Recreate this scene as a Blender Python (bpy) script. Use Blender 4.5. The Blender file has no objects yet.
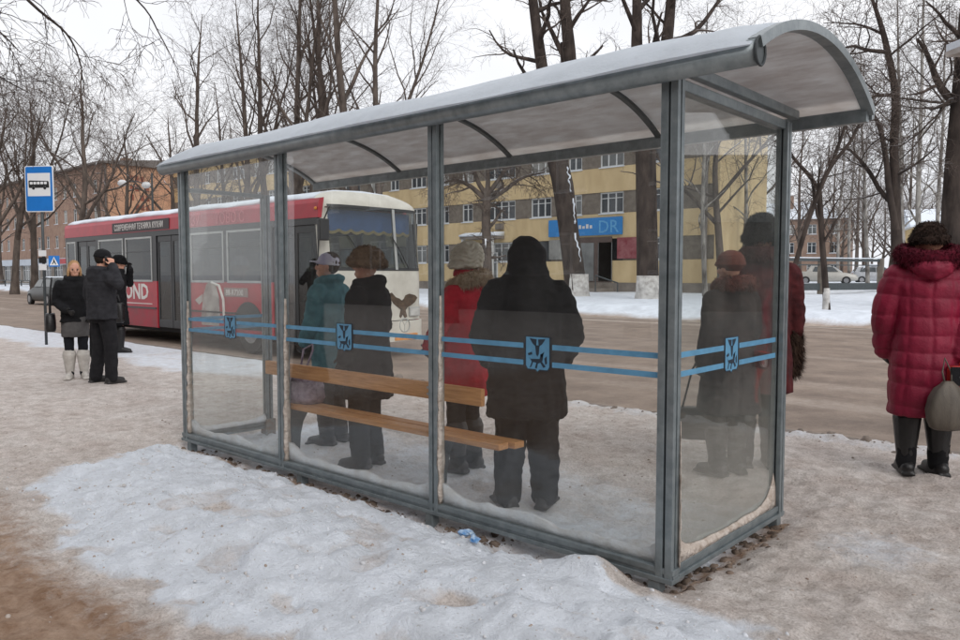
import bpy, bmesh, math, random
import numpy as np
from mathutils import Vector, Matrix

# ------------------------------------------------------------------ camera, sky, sun, exposure
scene = bpy.context.scene
COL = scene.collection
R = math.radians
FPX, EYE, AZ, PITCH = 767.0, 1.42, R(42), math.atan(45 / 767)
cam_data = bpy.data.cameras.new('camera')
cam_data.sensor_width = 36.0
cam_data.lens = 36.0 * FPX / 960.0
cam_data.clip_start = 0.05
cam_data.clip_end = 4000
cam = bpy.data.objects.new('camera', cam_data)
COL.objects.link(cam)
cam.location = (0, 0, EYE)
cam.rotation_euler = (R(90) - PITCH, 0, AZ)
scene.camera = cam

world = bpy.data.worlds.new('World')
scene.world = world
world.use_nodes = True
wn, wl = world.node_tree.nodes, world.node_tree.links
wn.clear()
SUN_EL, SUN_AZ = 36, 112           # soft winter sun behind the cloud
w_out = wn.new('ShaderNodeOutputWorld')
w_bg = wn.new('ShaderNodeBackground')
w_sky = wn.new('ShaderNodeTexSky')
w_sky.sky_type = 'NISHITA'
w_sky.sun_disc = False
w_sky.sun_elevation = R(SUN_EL)
w_sky.sun_rotation = R(SUN_AZ)
w_sky.dust_density = 4.0
w_hs = wn.new('ShaderNodeHueSaturation')
w_hs.inputs['Saturation'].default_value = 0.35
w_mix = wn.new('ShaderNodeMixRGB')          # thick even cloud over the sky
w_mix.inputs['Fac'].default_value = 0.90
w_tc = wn.new('ShaderNodeTexCoord')
w_nz = wn.new('ShaderNodeTexNoise')
w_nz.inputs['Scale'].default_value = 2.2
w_nz.inputs['Detail'].default_value = 4
w_rp = wn.new('ShaderNodeValToRGB')
w_rp.color_ramp.elements[0].position = 0.3
w_rp.color_ramp.elements[0].color = (6.7, 6.85, 7.25, 1)
w_rp.color_ramp.elements[1].position = 0.7
w_rp.color_ramp.elements[1].color = (8.5, 8.5, 8.65, 1)
wl.new(w_tc.outputs['Generated'], w_nz.inputs['Vector'])
wl.new(w_nz.outputs['Fac'], w_rp.inputs['Fac'])
wl.new(w_sky.outputs['Color'], w_hs.inputs['Color'])
wl.new(w_hs.outputs['Color'], w_mix.inputs['Color1'])
wl.new(w_rp.outputs['Color'], w_mix.inputs['Color2'])
wl.new(w_mix.outputs['Color'], w_bg.inputs['Color'])
w_bg.inputs['Strength'].default_value = 0.112
wl.new(w_bg.outputs['Background'], w_out.inputs['Surface'])

sun_data = bpy.data.lights.new('sun', 'SUN')
sun_data.energy = 1.0
sun_data.angle = R(40)
sun_data.color = (1.0, 0.975, 0.94)
sun = bpy.data.objects.new('sun', sun_data)
COL.objects.link(sun)
sun.rotation_euler = (R(90 - SUN_EL), 0, R(180 - SUN_AZ))

scene.view_settings.view_transform = 'Standard'
scene.view_settings.look = 'None'
scene.view_settings.exposure = 0.32
scene.view_settings.gamma = 1.0
scene.cycles.transparent_max_bounces = 32
scene.cycles.max_bounces = 7
scene.cycles.caustics_reflective = False
scene.cycles.caustics_refractive = False
scene.cycles.use_denoising = True

# ------------------------------------------------------------------ helpers
rnd = random.Random(7)
FW = Vector((-math.sin(AZ) * math.cos(PITCH), math.cos(AZ) * math.cos(PITCH), -math.sin(PITCH)))
RT = Vector((math.cos(AZ), math.sin(AZ), 0))
UP = RT.cross(FW)

def sight(x, y):
    return FW + RT * ((x - 480) / FPX) + UP * ((320 - y) / FPX)
def at_depth(x, y, d):
    return Vector((0, 0, EYE)) + sight(x, y) * d
def at_row(x, y, Y):
    r = sight(x, y)
    return Vector((0, 0, EYE)) + r * (Y / r.y)

def _h(ix, iy, iz, seed):
    n = (ix.astype(np.int64) * 374761393 + iy.astype(np.int64) * 668265263 + iz.astype(np.int64) * 2147483647 + seed * 974634777) & 0xffffffff
    n = ((n ^ (n >> 13)) * 1274126177) & 0xffffffff
    n = (n ^ (n >> 16)) & 0xffffff
    return n / float(0xffffff)
def vnoise(P, scale=1.0, seed=0):
    """vectorised value noise in -1..1; P is (n,3)"""
    Q = np.asarray(P, float) * scale
    I = np.floor(Q)
    F = Q - I
    F = F * F * (3 - 2 * F)
    I = I.astype(np.int64)
    out = 0
    for dx in (0, 1):
        for dy in (0, 1):
            for dz in (0, 1):
                w = (F[:, 0] if dx else 1 - F[:, 0]) * (F[:, 1] if dy else 1 - F[:, 1]) * (F[:, 2] if dz else 1 - F[:, 2])
                out = out + w * _h(I[:, 0] + dx, I[:, 1] + dy, I[:, 2] + dz, seed)
    return out * 2 - 1
def fbm(P, scale=1.0, octv=4, seed=0, gain=0.5):
    s, a, t = 0, 1.0, 0
    for k in range(octv):
        s = s + a * vnoise(P, scale * 2 ** k, seed + k * 17)
        t += a
        a *= gain
    return s / t
def sstep(a, b, x):
    t = np.clip((x - a) / (b - a), 0, 1)
    return t * t * (3 - 2 * t)

class MB:
    """collects shapes and links them as one mesh object"""
    def __init__(s):
        s.v, s.f = [], []
    def add(s, vs, fs):
        o = len(s.v)
        s.v.extend([tuple(p) for p in vs])
        s.f.extend([tuple(i + o for i in f) for f in fs])
        return s
    def box(s, a, b):
        x0, y0, z0 = [min(p, q) for p, q in zip(a, b)]
        x1, y1, z1 = [max(p, q) for p, q in zip(a, b)]
        return s.add([(x0, y0, z0), (x1, y0, z0), (x1, y1, z0), (x0, y1, z0), (x0, y0, z1), (x1, y0, z1), (x1, y1, z1), (x0, y1, z1)],
                     [(0, 3, 2, 1), (4, 5, 6, 7), (0, 1, 5, 4), (1, 2, 6, 5), (2, 3, 7, 6), (3, 0, 4, 7)])
    def obox(s, c, ax, ay, az):
        c, ax, ay, az = Vector(c), Vector(ax), Vector(ay), Vector(az)
        vs = [c + ax * i + ay * j + az * k for k in (-1, 1) for j in (-1, 1) for i in (-1, 1)]
        return s.add(vs, [(0, 2, 3, 1), (4, 5, 7, 6), (0, 1, 5, 4), (1, 3, 7, 5), (3, 2, 6, 7), (2, 0, 4, 6)])
    def bar(s, p, q, w, h=None, upv=(0, 0, 1)):
        p, q = Vector(p), Vector(q)
        d = (q - p)
        dn = d.normalized()
        side = dn.cross(Vector(upv))
        if side.length < 1e-4:
            side = dn.cross(Vector((1, 0, 0)))
        side.normalize()
        u = side.cross(dn)
        return s.obox((p + q) / 2, d / 2, side * w / 2, u * (h or w) / 2)
    def loft(s, rings, cap=True, closed=True):
        n = len(rings[0])
        o = len(s.v)
        for r in rings:
            s.v.extend([tuple(p) for p in r])
        for k in range(len(rings) - 1):
            for i in range(n if closed else n - 1):
                j = (i + 1) % n
                s.f.append((o + k * n + i, o + k * n + j, o + (k + 1) * n + j, o + (k + 1) * n + i))
        if cap and closed:
            s.f.append(tuple(o + i for i in reversed(range(n))))
            s.f.append(tuple(o + (len(rings) - 1) * n + i for i in range(n)))
        return s
    def tube(s, pts, rad, n=8, cap=True):
        pts = [Vector(p) for p in pts]
        if not isinstance(rad, (list, tuple)):
            rad = [rad] * len(pts)
        rings, side = [], None
        for i, p in enumerate(pts):
            d = (pts[min(i + 1, len(pts) - 1)] - pts[max(i - 1, 0)])
            if d.length < 1e-9:
                d = Vector((0, 0, 1))
            d.normalize()
            if side is None:
                side = d.orthogonal().normalized()
            else:
                side = (side - d * side.dot(d))
                side = side.normalized() if side.length > 1e-6 else d.orthogonal().normalized()
            up = d.cross(side)
            rings.append([p + (side * math.cos(a) + up * math.sin(a)) * rad[i] for a in (2 * math.pi * k / n for k in range(n))])
        return s.loft(rings, cap)
    def prism(s, poly, axis_a, axis_b, org, depth_vec):
        org, A, B, D = Vector(org), Vector(axis_a), Vector(axis_b), Vector(depth_vec)
        a = [org + A * x + B * y for x, y in poly]
        n = len(a)
        o = len(s.v)
        s.v.extend([tuple(p) for p in a] + [tuple(p + D) for p in a])
        s.f.append(tuple(o + i for i in range(n)))
        s.f.append(tuple(o + n + i for i in reversed(range(n))))
        for i in range(n):
            j = (i + 1) % n
            s.f.append((o + j, o + i, o + n + i, o + n + j))
        return s
    def ball(s, c, r, nu=10, nv=6):
        c = Vector(c)
        if not isinstance(r, (tuple, list)):
            r = (r, r, r)
        rings = []
        for k in range(nv + 1):
            t = -math.pi / 2 + math.pi * k / nv
            cr = max(math.cos(t), 0.02)
            rings.append([c + Vector((r[0] * cr * math.cos(2 * math.pi * i / nu), r[1] * cr * math.sin(2 * math.pi * i / nu), r[2] * math.sin(t))) for i in range(nu)])
        return s.loft(rings)
    def mesh(s, name):
        m = bpy.data.meshes.new(name)
        m.from_pydata(s.v, [], s.f)
        m.validate()
        m.update()
        return m
    def build(s, name, mat, parent=None, smooth=False, bevel=0, world=True):
        if world and parent is not None:
            rt = parent
            while rt.parent:
                rt = rt.parent
            o = rt.location
            if o.length > 0:
                s.v = [(p[0] - o[0], p[1] - o[1], p[2] - o[2]) for p in s.v]
        m = s.mesh(name)
        if bevel:
            bm = bmesh.new()
            bm.from_mesh(m)
            bmesh.ops.recalc_face_normals(bm, faces=bm.faces)
            bmesh.ops.bevel(bm, geom=list(bm.edges), offset=bevel, segments=2, affect='EDGES', profile=0.6)
            bm.to_mesh(m)
            bm.free()
        else:
            bm = bmesh.new()
            bm.from_mesh(m)
            bmesh.ops.recalc_face_normals(bm, faces=bm.faces)
            bm.to_mesh(m)
            bm.free()
        return link(name, m, mat, parent, smooth)

def link(name, m, mat, parent=None, smooth=False):
    if mat is not None and not m.materials:
        m.materials.append(mat)
    if smooth:
        m.polygons.foreach_set('use_smooth', [True] * len(m.polygons))
    ob = bpy.data.objects.new(name, m)
    COL.objects.link(ob)
    if parent is not None:
        ob.parent = parent
    return ob
def tag(o, label, cat, group=None):
    o['label'] = label
    o['category'] = cat
    if group:
        o['group'] = group
    return o
def thing(name, label, cat, loc=(0, 0, 0), rz=0, group=None):
    o = bpy.data.objects.new(name, None)
    o.empty_display_size = 0.2
    COL.objects.link(o)
    o.location = loc
    o.rotation_euler = (0, 0, rz)
    return tag(o, label, cat, group)
def kind(o, k):
    o['kind'] = k
    return o
def put(name, me, parent, loc=(0, 0, 0), rz=0, scale=(1, 1, 1)):
    ob = bpy.data.objects.new(name, me)
    COL.objects.link(ob)
    ob.parent = parent
    ob.location = loc
    ob.rotation_euler = (0, 0, rz)
    ob.scale = scale
    return ob
def copy_tree(o, parent=None):
    c = o.copy()
    COL.objects.link(c)
    c.parent = parent
    for ch in o.children:
        copy_tree(ch, c)
    return c
def text_obj(body, size, mat, parent, org, ax, ay, name='lettering', depth=0.002, xscale=1.0, align='LEFT', bold=0.0):
    cu = bpy.data.curves.new('txt', 'FONT')
    cu.body = body
    cu.size = size
    cu.align_x = align
    cu.extrude = depth
    cu.offset = bold
    cu.resolution_u = 2
    t = bpy.data.objects.new('txt', cu)
    COL.objects.link(t)
    bpy.context.view_layer.update()
    m = bpy.data.meshes.new_from_object(t.evaluated_get(bpy.context.evaluated_depsgraph_get()))
    bpy.data.objects.remove(t)
    ax, ay = Vector(ax).normalized(), Vector(ay).normalized()
    az = ax.cross(ay)
    rt = parent
    while rt.parent:
        rt = rt.parent
    M = Matrix(((ax.x * xscale, ay.x, az.x, org[0] - rt.location[0]), (ax.y * xscale, ay.y, az.y, org[1] - rt.location[1]), (ax.z * xscale, ay.z, az.z, org[2] - rt.location[2]), (0, 0, 0, 1)))
    m.transform(M)
    m.materials.clear()
    return link(name, m, mat, parent)

# ------------------------------------------------------------------ materials
def srgb(r, g, b):
    return tuple(((c / 255) / 12.92 if c / 255 <= 0.04045 else ((c / 255 + 0.055) / 1.055) ** 2.4) for c in (r, g, b))
def mat(name, c, rough=0.6, metal=0.0, vary=0.25, scale=6.0, bump=0.0, bscale=40.0, c2=None, spec=0.5, stretch=None, detail=6):
    """procedural material: two tones mixed by noise, optional fine relief"""
    m = bpy.data.materials.new(name)
    m.use_nodes = True
    n, l = m.node_tree.nodes, m.node_tree.links
    b = n['Principled BSDF']
    b.inputs['Roughness'].default_value = rough
    b.inputs['Metallic'].default_value = metal
    b.inputs['Specular IOR Level'].default_value = spec
    tc = n.new('ShaderNodeTexCoord')
    mp = n.new('ShaderNodeMapping')
    l.new(tc.outputs['Object'], mp.inputs['Vector'])
    if stretch:
        mp.inputs['Scale'].default_value = stretch
    nz = n.new('ShaderNodeTexNoise')
    nz.inputs['Scale'].default_value = scale
    nz.inputs['Detail'].default_value = detail
    nz.inputs['Roughness'].default_value = 0.6
    l.new(mp.outputs['Vector'], nz.inputs['Vector'])
    rp = n.new('ShaderNodeValToRGB')
    rp.color_ramp.elements[0].position = 0.32
    rp.color_ramp.elements[1].position = 0.68
    if c2 is None:
        c2 = tuple(x * (1 - vary) for x in c)
        c = tuple(min(1, x * (1 + vary * 0.4)) for x in c)
    rp.color_ramp.elements[0].color = (*c2, 1)
    rp.color_ramp.elements[1].color = (*c, 1)
    l.new(nz.outputs['Fac'], rp.inputs['Fac'])
    l.new(rp.outputs['Color'], b.inputs['Base Color'])
    if bump:
        nb = n.new('ShaderNodeTexNoise')
        nb.inputs['Scale'].default_value = bscale
        nb.inputs['Detail'].default_value = 5
        l.new(mp.outputs['Vector'], nb.inputs['Vector'])
        bp = n.new('ShaderNodeBump')
        bp.inputs['Strength'].default_value = bump
        bp.inputs['Distance'].default_value = 0.02
        l.new(nb.outputs['Fac'], bp.inputs['Height'])
        l.new(bp.outputs['Normal'], b.inputs['Normal'])
    return m

def glass_mat(name, tint=(1, 1, 1), dirt=0.06, dirt_col=(0.55, 0.55, 0.53), scale=5.0, low=None, ior=1.5):
    """thin clear pane: see-through, mirror at grazing angles, with a film of dried splash"""
    m = bpy.data.materials.new(name)
    m.use_nodes = True
    n, l = m.node_tree.nodes, m.node_tree.links
    n.remove(n['Principled BSDF'])
    out = n['Material Output']
    tr = n.new('ShaderNodeBsdfTransparent')
    tr.inputs['Color'].default_value = (*tint, 1)
    gl = n.new('ShaderNodeBsdfGlossy')
    gl.inputs['Roughness'].default_value = 0.01
    fr = n.new('ShaderNodeFresnel')
    ge = n.new('ShaderNodeNewGeometry')      # the same reflectance on the inner face of the sheet as on the outer
    im = n.new('ShaderNodeMapRange')
    im.inputs['To Min'].default_value = ior
    im.inputs['To Max'].default_value = 1 / ior
    l.new(ge.outputs['Backfacing'], im.inputs['Value'])
    l.new(im.outputs['Result'], fr.inputs['IOR'])
    mx = n.new('ShaderNodeMixShader')
    l.new(fr.outputs['Fac'], mx.inputs['Fac'])
    l.new(tr.outputs['BSDF'], mx.inputs[1])
    l.new(gl.outputs['BSDF'], mx.inputs[2])
    df = n.new('ShaderNodeBsdfDiffuse')
    df.inputs['Color'].default_value = (*dirt_col, 1)
    tl = n.new('ShaderNodeBsdfTranslucent')
    tl.inputs['Color'].default_value = (*dirt_col, 1)
    dm = n.new('ShaderNodeMixShader')
    dm.inputs['Fac'].default_value = 0.4
    l.new(df.outputs['BSDF'], dm.inputs[1])
    l.new(tl.outputs['BSDF'], dm.inputs[2])
    tc = n.new('ShaderNodeTexCoord')
    mp = n.new('ShaderNodeMapping')
    mp.inputs['Scale'].default_value = (1, 1, 0.45)
    l.new(tc.outputs['Object'], mp.inputs['Vector'])
    nz = n.new('ShaderNodeTexNoise')
    nz.inputs['Scale'].default_value = scale
    nz.inputs['Detail'].default_value = 8
    nz.inputs['Roughness'].default_value = 0.7
    l.new(mp.outputs['Vector'], nz.inputs['Vector'])
    rp = n.new('ShaderNodeMapRange')
    rp.inputs['From Min'].default_value = 0.35
    rp.inputs['From Max'].default_value = 0.75
    rp.inputs['To Min'].default_value = dirt * 0.35
    rp.inputs['To Max'].default_value = dirt * 1.8
    l.new(nz.outputs['Fac'], rp.inputs['Value'])
    fac = rp.outputs['Result']
    if low:                       # splash crust thrown up from the pavement: (height it reaches, strength)
        sx = n.new('ShaderNodeSeparateXYZ')
        l.new(tc.outputs['Object'], sx.inputs['Vector'])
        n2 = n.new('ShaderNodeTexNoise')
        n2.inputs['Scale'].default_value = 9
        n2.inputs['Detail'].default_value = 9
        n2.inputs['Roughness'].default_value = 0.75
        l.new(tc.outputs['Object'], n2.inputs['Vector'])
        ad = n.new('ShaderNodeMath')
        ad.operation = 'MULTIPLY_ADD'
        ad.inputs[1].default_value = 0.55 * low[0]
        l.new(n2.outputs['Fac'], ad.inputs[0])
        l.new(sx.outputs['Z'], ad.inputs[2])
        mr = n.new('ShaderNodeMapRange')
        mr.inputs['From Min'].default_value = low[0] * 1.25
        mr.inputs['From Max'].default_value = low[0] * 0.25
        mr.inputs['To Min'].default_value = 0.0
        mr.inputs['To Max'].default_value = low[1]
        l.new(ad.outputs['Value'], mr.inputs['Value'])
        sm = n.new('ShaderNodeMath')
        sm.operation = 'ADD'
        l.new(fac, sm.inputs[0])
        l.new(mr.outputs['Result'], sm.inputs[1])
        fac = sm.outputs['Value']
    m2 = n.new('ShaderNodeMixShader')
    l.new(fac, m2.inputs['Fac'])
    l.new(mx.outputs['Shader'], m2.inputs[1])
    l.new(dm.outputs['Shader'], m2.inputs[2])
    l.new(m2.outputs['Shader'], out.inputs['Surface'])
    return m

M = {}
M['alu'] = mat('grey_painted_aluminium', srgb(134, 142, 145), 0.34, 0.35, 0.25, 14, 0.06, 60, c2=srgb(108, 117, 121))
M['alu_dark'] = mat('dark_gasket', srgb(48, 54, 57), 0.6, 0, 0.2, 14)
M['alu_dirty'] = mat('splashed_aluminium', srgb(128, 130, 128), 0.6, 0, 0.3, 30, 0.2, 120, c2=srgb(120, 98, 82))
M['glass'] = glass_mat('shelter_glass', (0.985, 0.993, 0.99), 0.016, low=(0.5, 0.06))
M['glass_dirty'] = glass_mat('splashed_glass', (0.95, 0.965, 0.955), 0.045, (0.50, 0.49, 0.45), low=(1.0, 0.34))
M['glass_frost'] = glass_mat('streaked_glass', (0.98, 0.99, 0.985), 0.03, low=(0.6, 0.08))
def see_glow(m, k):
    """let some daylight through a thin sheet or snow layer"""
    n, l = m.node_tree.nodes, m.node_tree.links
    b, out = n['Principled BSDF'], n['Material Output']
    tl = n.new('ShaderNodeBsdfTranslucent')
    l.new(b.inputs['Base Color'].links[0].from_socket, tl.inputs['Color'])
    mx = n.new('ShaderNodeMixShader')
    mx.inputs['Fac'].default_value = k
    l.new(b.outputs['BSDF'], mx.inputs[1])
    l.new(tl.outputs['BSDF'], mx.inputs[2])
    l.new(mx.outputs['Shader'], out.inputs['Surface'])
    return m
M['poly'] = see_glow(mat('polycarbonate_roof', (0.82, 0.80, 0.78), 0.45, 0, 0.12, 3, 0.0, stretch=(1.5, 5, 5), c2=(0.64, 0.59, 0.56)), 0.62)
M['roof_snow'] = see_glow(mat('thin_roof_snow', (0.80, 0.86, 0.93), 0.9, 0, 0.06, 9, 0.25, 60, spec=0.2), 0.42)
M['blue_film'] = mat('blue_film', srgb(92, 146, 180), 0.5, 0, 0.18, 18)
M['film_dark'] = mat('dark_print', srgb(30, 44, 58), 0.6, 0, 0.1, 20)
M['wood'] = mat('varnished_pine', srgb(205, 150, 96), 0.5, 0, 0.3, 5, 0.12, 50, c2=srgb(168, 112, 62), stretch=(1.2, 14, 14))
M['steel_dark'] = mat('dark_steel', srgb(72, 78, 80), 0.5, 0.3, 0.25, 10)
M['snow'] = mat('fresh_snow', (0.72, 0.77, 0.84), 0.9, 0, 0.06, 9, 0.25, 60, spec=0.2)
M['snow_sandy'] = mat('sandy_snow', (0.62, 0.56, 0.51), 0.95, 0, 0.3, 22, 0.9, 50, c2=(0.36, 0.29, 0.24), spec=0.15)
M['snow_ledge'] = mat('dusty_snow', (0.74, 0.77, 0.82), 0.95, 0, 0.15, 14, 0.4, 60, c2=(0.62, 0.61, 0.61), spec=0.2)
M['dirt'] = mat('dirt_crumbs', srgb(134, 118, 106), 0.95, 0, 0.5, 9, 0.4, 60, c2=srgb(58, 50, 45), spec=0.1)
M['black'] = mat('black_rubber', (0.012, 0.012, 0.013), 0.7, 0, 0.3, 20)
M['chrome'] = mat('steel_rim', (0.35, 0.35, 0.36), 0.35, 0.8, 0.3, 12)
M['white'] = mat('white_paint', (0.74, 0.74, 0.72), 0.5, 0, 0.12, 6)
# ------------------------------------------------------------------ ground
def grid_obj(name, xs, ys, zf, mat_, attrs=None):
    X, Y = np.meshgrid(np.array(xs, float), np.array(ys, float))
    P = np.stack([X.ravel(), Y.ravel(), np.zeros(X.size)], 1)
    z, at = zf(P)
    P[:, 2] = z
    nx, ny = len(xs), len(ys)
    i = np.arange(nx * ny).reshape(ny, nx)
    F = np.stack([i[:-1, :-1].ravel(), i[:-1, 1:].ravel(), i[1:, 1:].ravel(), i[1:, :-1].ravel()], 1)
    me = bpy.data.meshes.new(name)
    me.vertices.add(len(P))
    me.vertices.foreach_set('co', P.ravel())
    me.loops.add(F.size)
    me.loops.foreach_set('vertex_index', F.ravel())
    me.polygons.add(len(F))
    me.polygons.foreach_set('loop_start', np.arange(0, F.size, 4))
    me.polygons.foreach_set('loop_total', np.full(len(F), 4))
    me.update()
    me.validate()
    for k, a in at.items():
        ad = me.attributes.new(k, 'FLOAT', 'POINT')
        ad.data.foreach_set('value', np.asarray(a, np.float32))
    return link(name, me, mat_, None, True)

def attr_mix(m, chain, base, rough=0.95, bump=0.4, bscale=70, mottle=0.35):
    """base colour, then each (attribute, colour_a, colour_b, noise scale) laid over it"""
    m.use_nodes = True
    n, l = m.node_tree.nodes, m.node_tree.links
    b = n['Principled BSDF']
    b.inputs['Roughness'].default_value = rough
    b.inputs['Specular IOR Level'].default_value = 0.2
    tc = n.new('ShaderNodeTexCoord')
    def noise(sc, det=8, rg=0.65):
        z = n.new('ShaderNodeTexNoise')
        z.inputs['Scale'].default_value = sc
        z.inputs['Detail'].default_value = det
        z.inputs['Roughness'].default_value = rg
        l.new(tc.outputs['Object'], z.inputs['Vector'])
        return z.outputs['Fac']
    def ramp(f, a, ca, b_, cb):
        r = n.new('ShaderNodeValToRGB')
        r.color_ramp.elements[0].position = a
        r.color_ramp.elements[1].position = b_
        r.color_ramp.elements[0].color = (*ca, 1)
        r.color_ramp.elements[1].color = (*cb, 1)
        l.new(f, r.inputs['Fac'])
        return r.outputs['Color']
    cur = ramp(noise(base[2]), 0.33, base[0], 0.67, base[1])
    fine = ramp(noise(30, 12, 0.85), 0.32, (0.72, 0.69, 0.67), 0.54, (1.08, 1.08, 1.08))
    mu = n.new('ShaderNodeMixRGB')
    mu.blend_type = 'MULTIPLY'
    mu.inputs['Fac'].default_value = 0.9
    l.new(cur, mu.inputs['Color1'])
    l.new(fine, mu.inputs['Color2'])
    mid = ramp(noise(8.5, 4, 0.6), 0.36, (0.84, 0.82, 0.80), 0.60, (1.08, 1.08, 1.08))
    m3 = n.new('ShaderNodeMixRGB')
    m3.blend_type = 'MULTIPLY'
    m3.inputs['Fac'].default_value = mottle
    l.new(mu.outputs['Color'], m3.inputs['Color1'])
    l.new(mid, m3.inputs['Color2'])
    spk = ramp(noise(85, 5, 0.7), 0.36, (0.78, 0.76, 0.74), 0.54, (1.08, 1.08, 1.08))
    m4 = n.new('ShaderNodeMixRGB')
    m4.blend_type = 'MULTIPLY'
    m4.inputs['Fac'].default_value = mottle
    l.new(m3.outputs['Color'], m4.inputs['Color1'])
    l.new(spk, m4.inputs['Color2'])
    cur = m4.outputs['Color']
    for (an, ca, cb, sc, ragged) in chain:
        a = n.new('ShaderNodeAttribute')
        a.attribute_name = an
        md = n.new('ShaderNodeMath')
        md.operation = 'MULTIPLY_ADD'
        md.inputs[1].default_value = ragged
        l.new(noise(11, 10, 0.75), md.inputs[0])
        l.new(a.outputs['Fac'], md.inputs[2])
        st = n.new('ShaderNodeMapRange')
        st.inputs['From Min'].default_value = 0.5 + ragged * 0.5 - 0.16
        st.inputs['From Max'].default_value = 0.5 + ragged * 0.5 + 0.16
        l.new(md.outputs['Value'], st.inputs['Value'])
        mx = n.new('ShaderNodeMixRGB')
        l.new(st.outputs['Result'], mx.inputs['Fac'])
        l.new(cur, mx.inputs['Color1'])
        l.new(ramp(noise(sc), 0.35, ca, 0.62, cb), mx.inputs['Color2'])
        cur = mx.outputs['Color']
    dots = ramp(noise(48, 3, 0.6), 0.28, (0.50, 0.44, 0.39), 0.37, (1, 1, 1))      # grit caught in the surface
    m5 = n.new('ShaderNodeMixRGB')
    m5.blend_type = 'MULTIPLY'
    m5.inputs['Fac'].default_value = 0.6 * mottle
    l.new(cur, m5.inputs['Color1'])
    l.new(dots, m5.inputs['Color2'])
    l.new(m5.outputs['Color'], b.inputs['Base Color'])
    bp = n.new('ShaderNodeBump')
    bp.inputs['Strength'].default_value = bump
    bp.inputs['Distance'].default_value = 0.02 + 0.012 * mottle
    l.new(noise(bscale, 8, 0.7), bp.inputs['Height'])
    l.new(bp.outputs['Normal'], b.inputs['Normal'])
    return m

def seg(*pieces):
    out = []
    for a, b, s in pieces:
        out += list(np.arange(a, b - 1e-6, s))
    out.append(pieces[-1][1])
    return out

def plane_dist(P, poly):
    """signed distance to a polygon, positive inside"""
    x, y = P[:, 0], P[:, 1]
    d = np.full(len(P), 1e9)
    ins = np.zeros(len(P), bool)
    n = len(poly)
    for i in range(n):
        x0, y0 = poly[i]
        x1, y1 = poly[(i + 1) % n]
        t = np.clip(((x - x0) * (x1 - x0) + (y - y0) * (y1 - y0)) / ((x1 - x0) ** 2 + (y1 - y0) ** 2), 0, 1)
        d = np.minimum(d, np.hypot(x - x0 - t * (x1 - x0), y - y0 - t * (y1 - y0)))
        c = ((y0 > y) != (y1 > y)) & (x < (x1 - x0) * (y - y0) / ((y1 - y0) + 1e-12) + x0)
        ins ^= c
    return np.where(ins, d, -d)

SH_X = (-6.22, -4.78, -3.20, -1.69)      # shelter posts
SH_F, SH_B = 3.17, 4.47
FRESH = [(-6.45, 3.3), (-6.25, 2.6), (-6.05, 2.05), (-5.4, 1.66), (-4.3, 1.5), (-3.4, 1.55), (-2.5, 1.62), (-1.7, 1.3), (-0.6, 2.4), (-0.95, 3.02), (-1.4, 3.14), (-1.75, 3.12), (-6.0, 3.14)]

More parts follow.
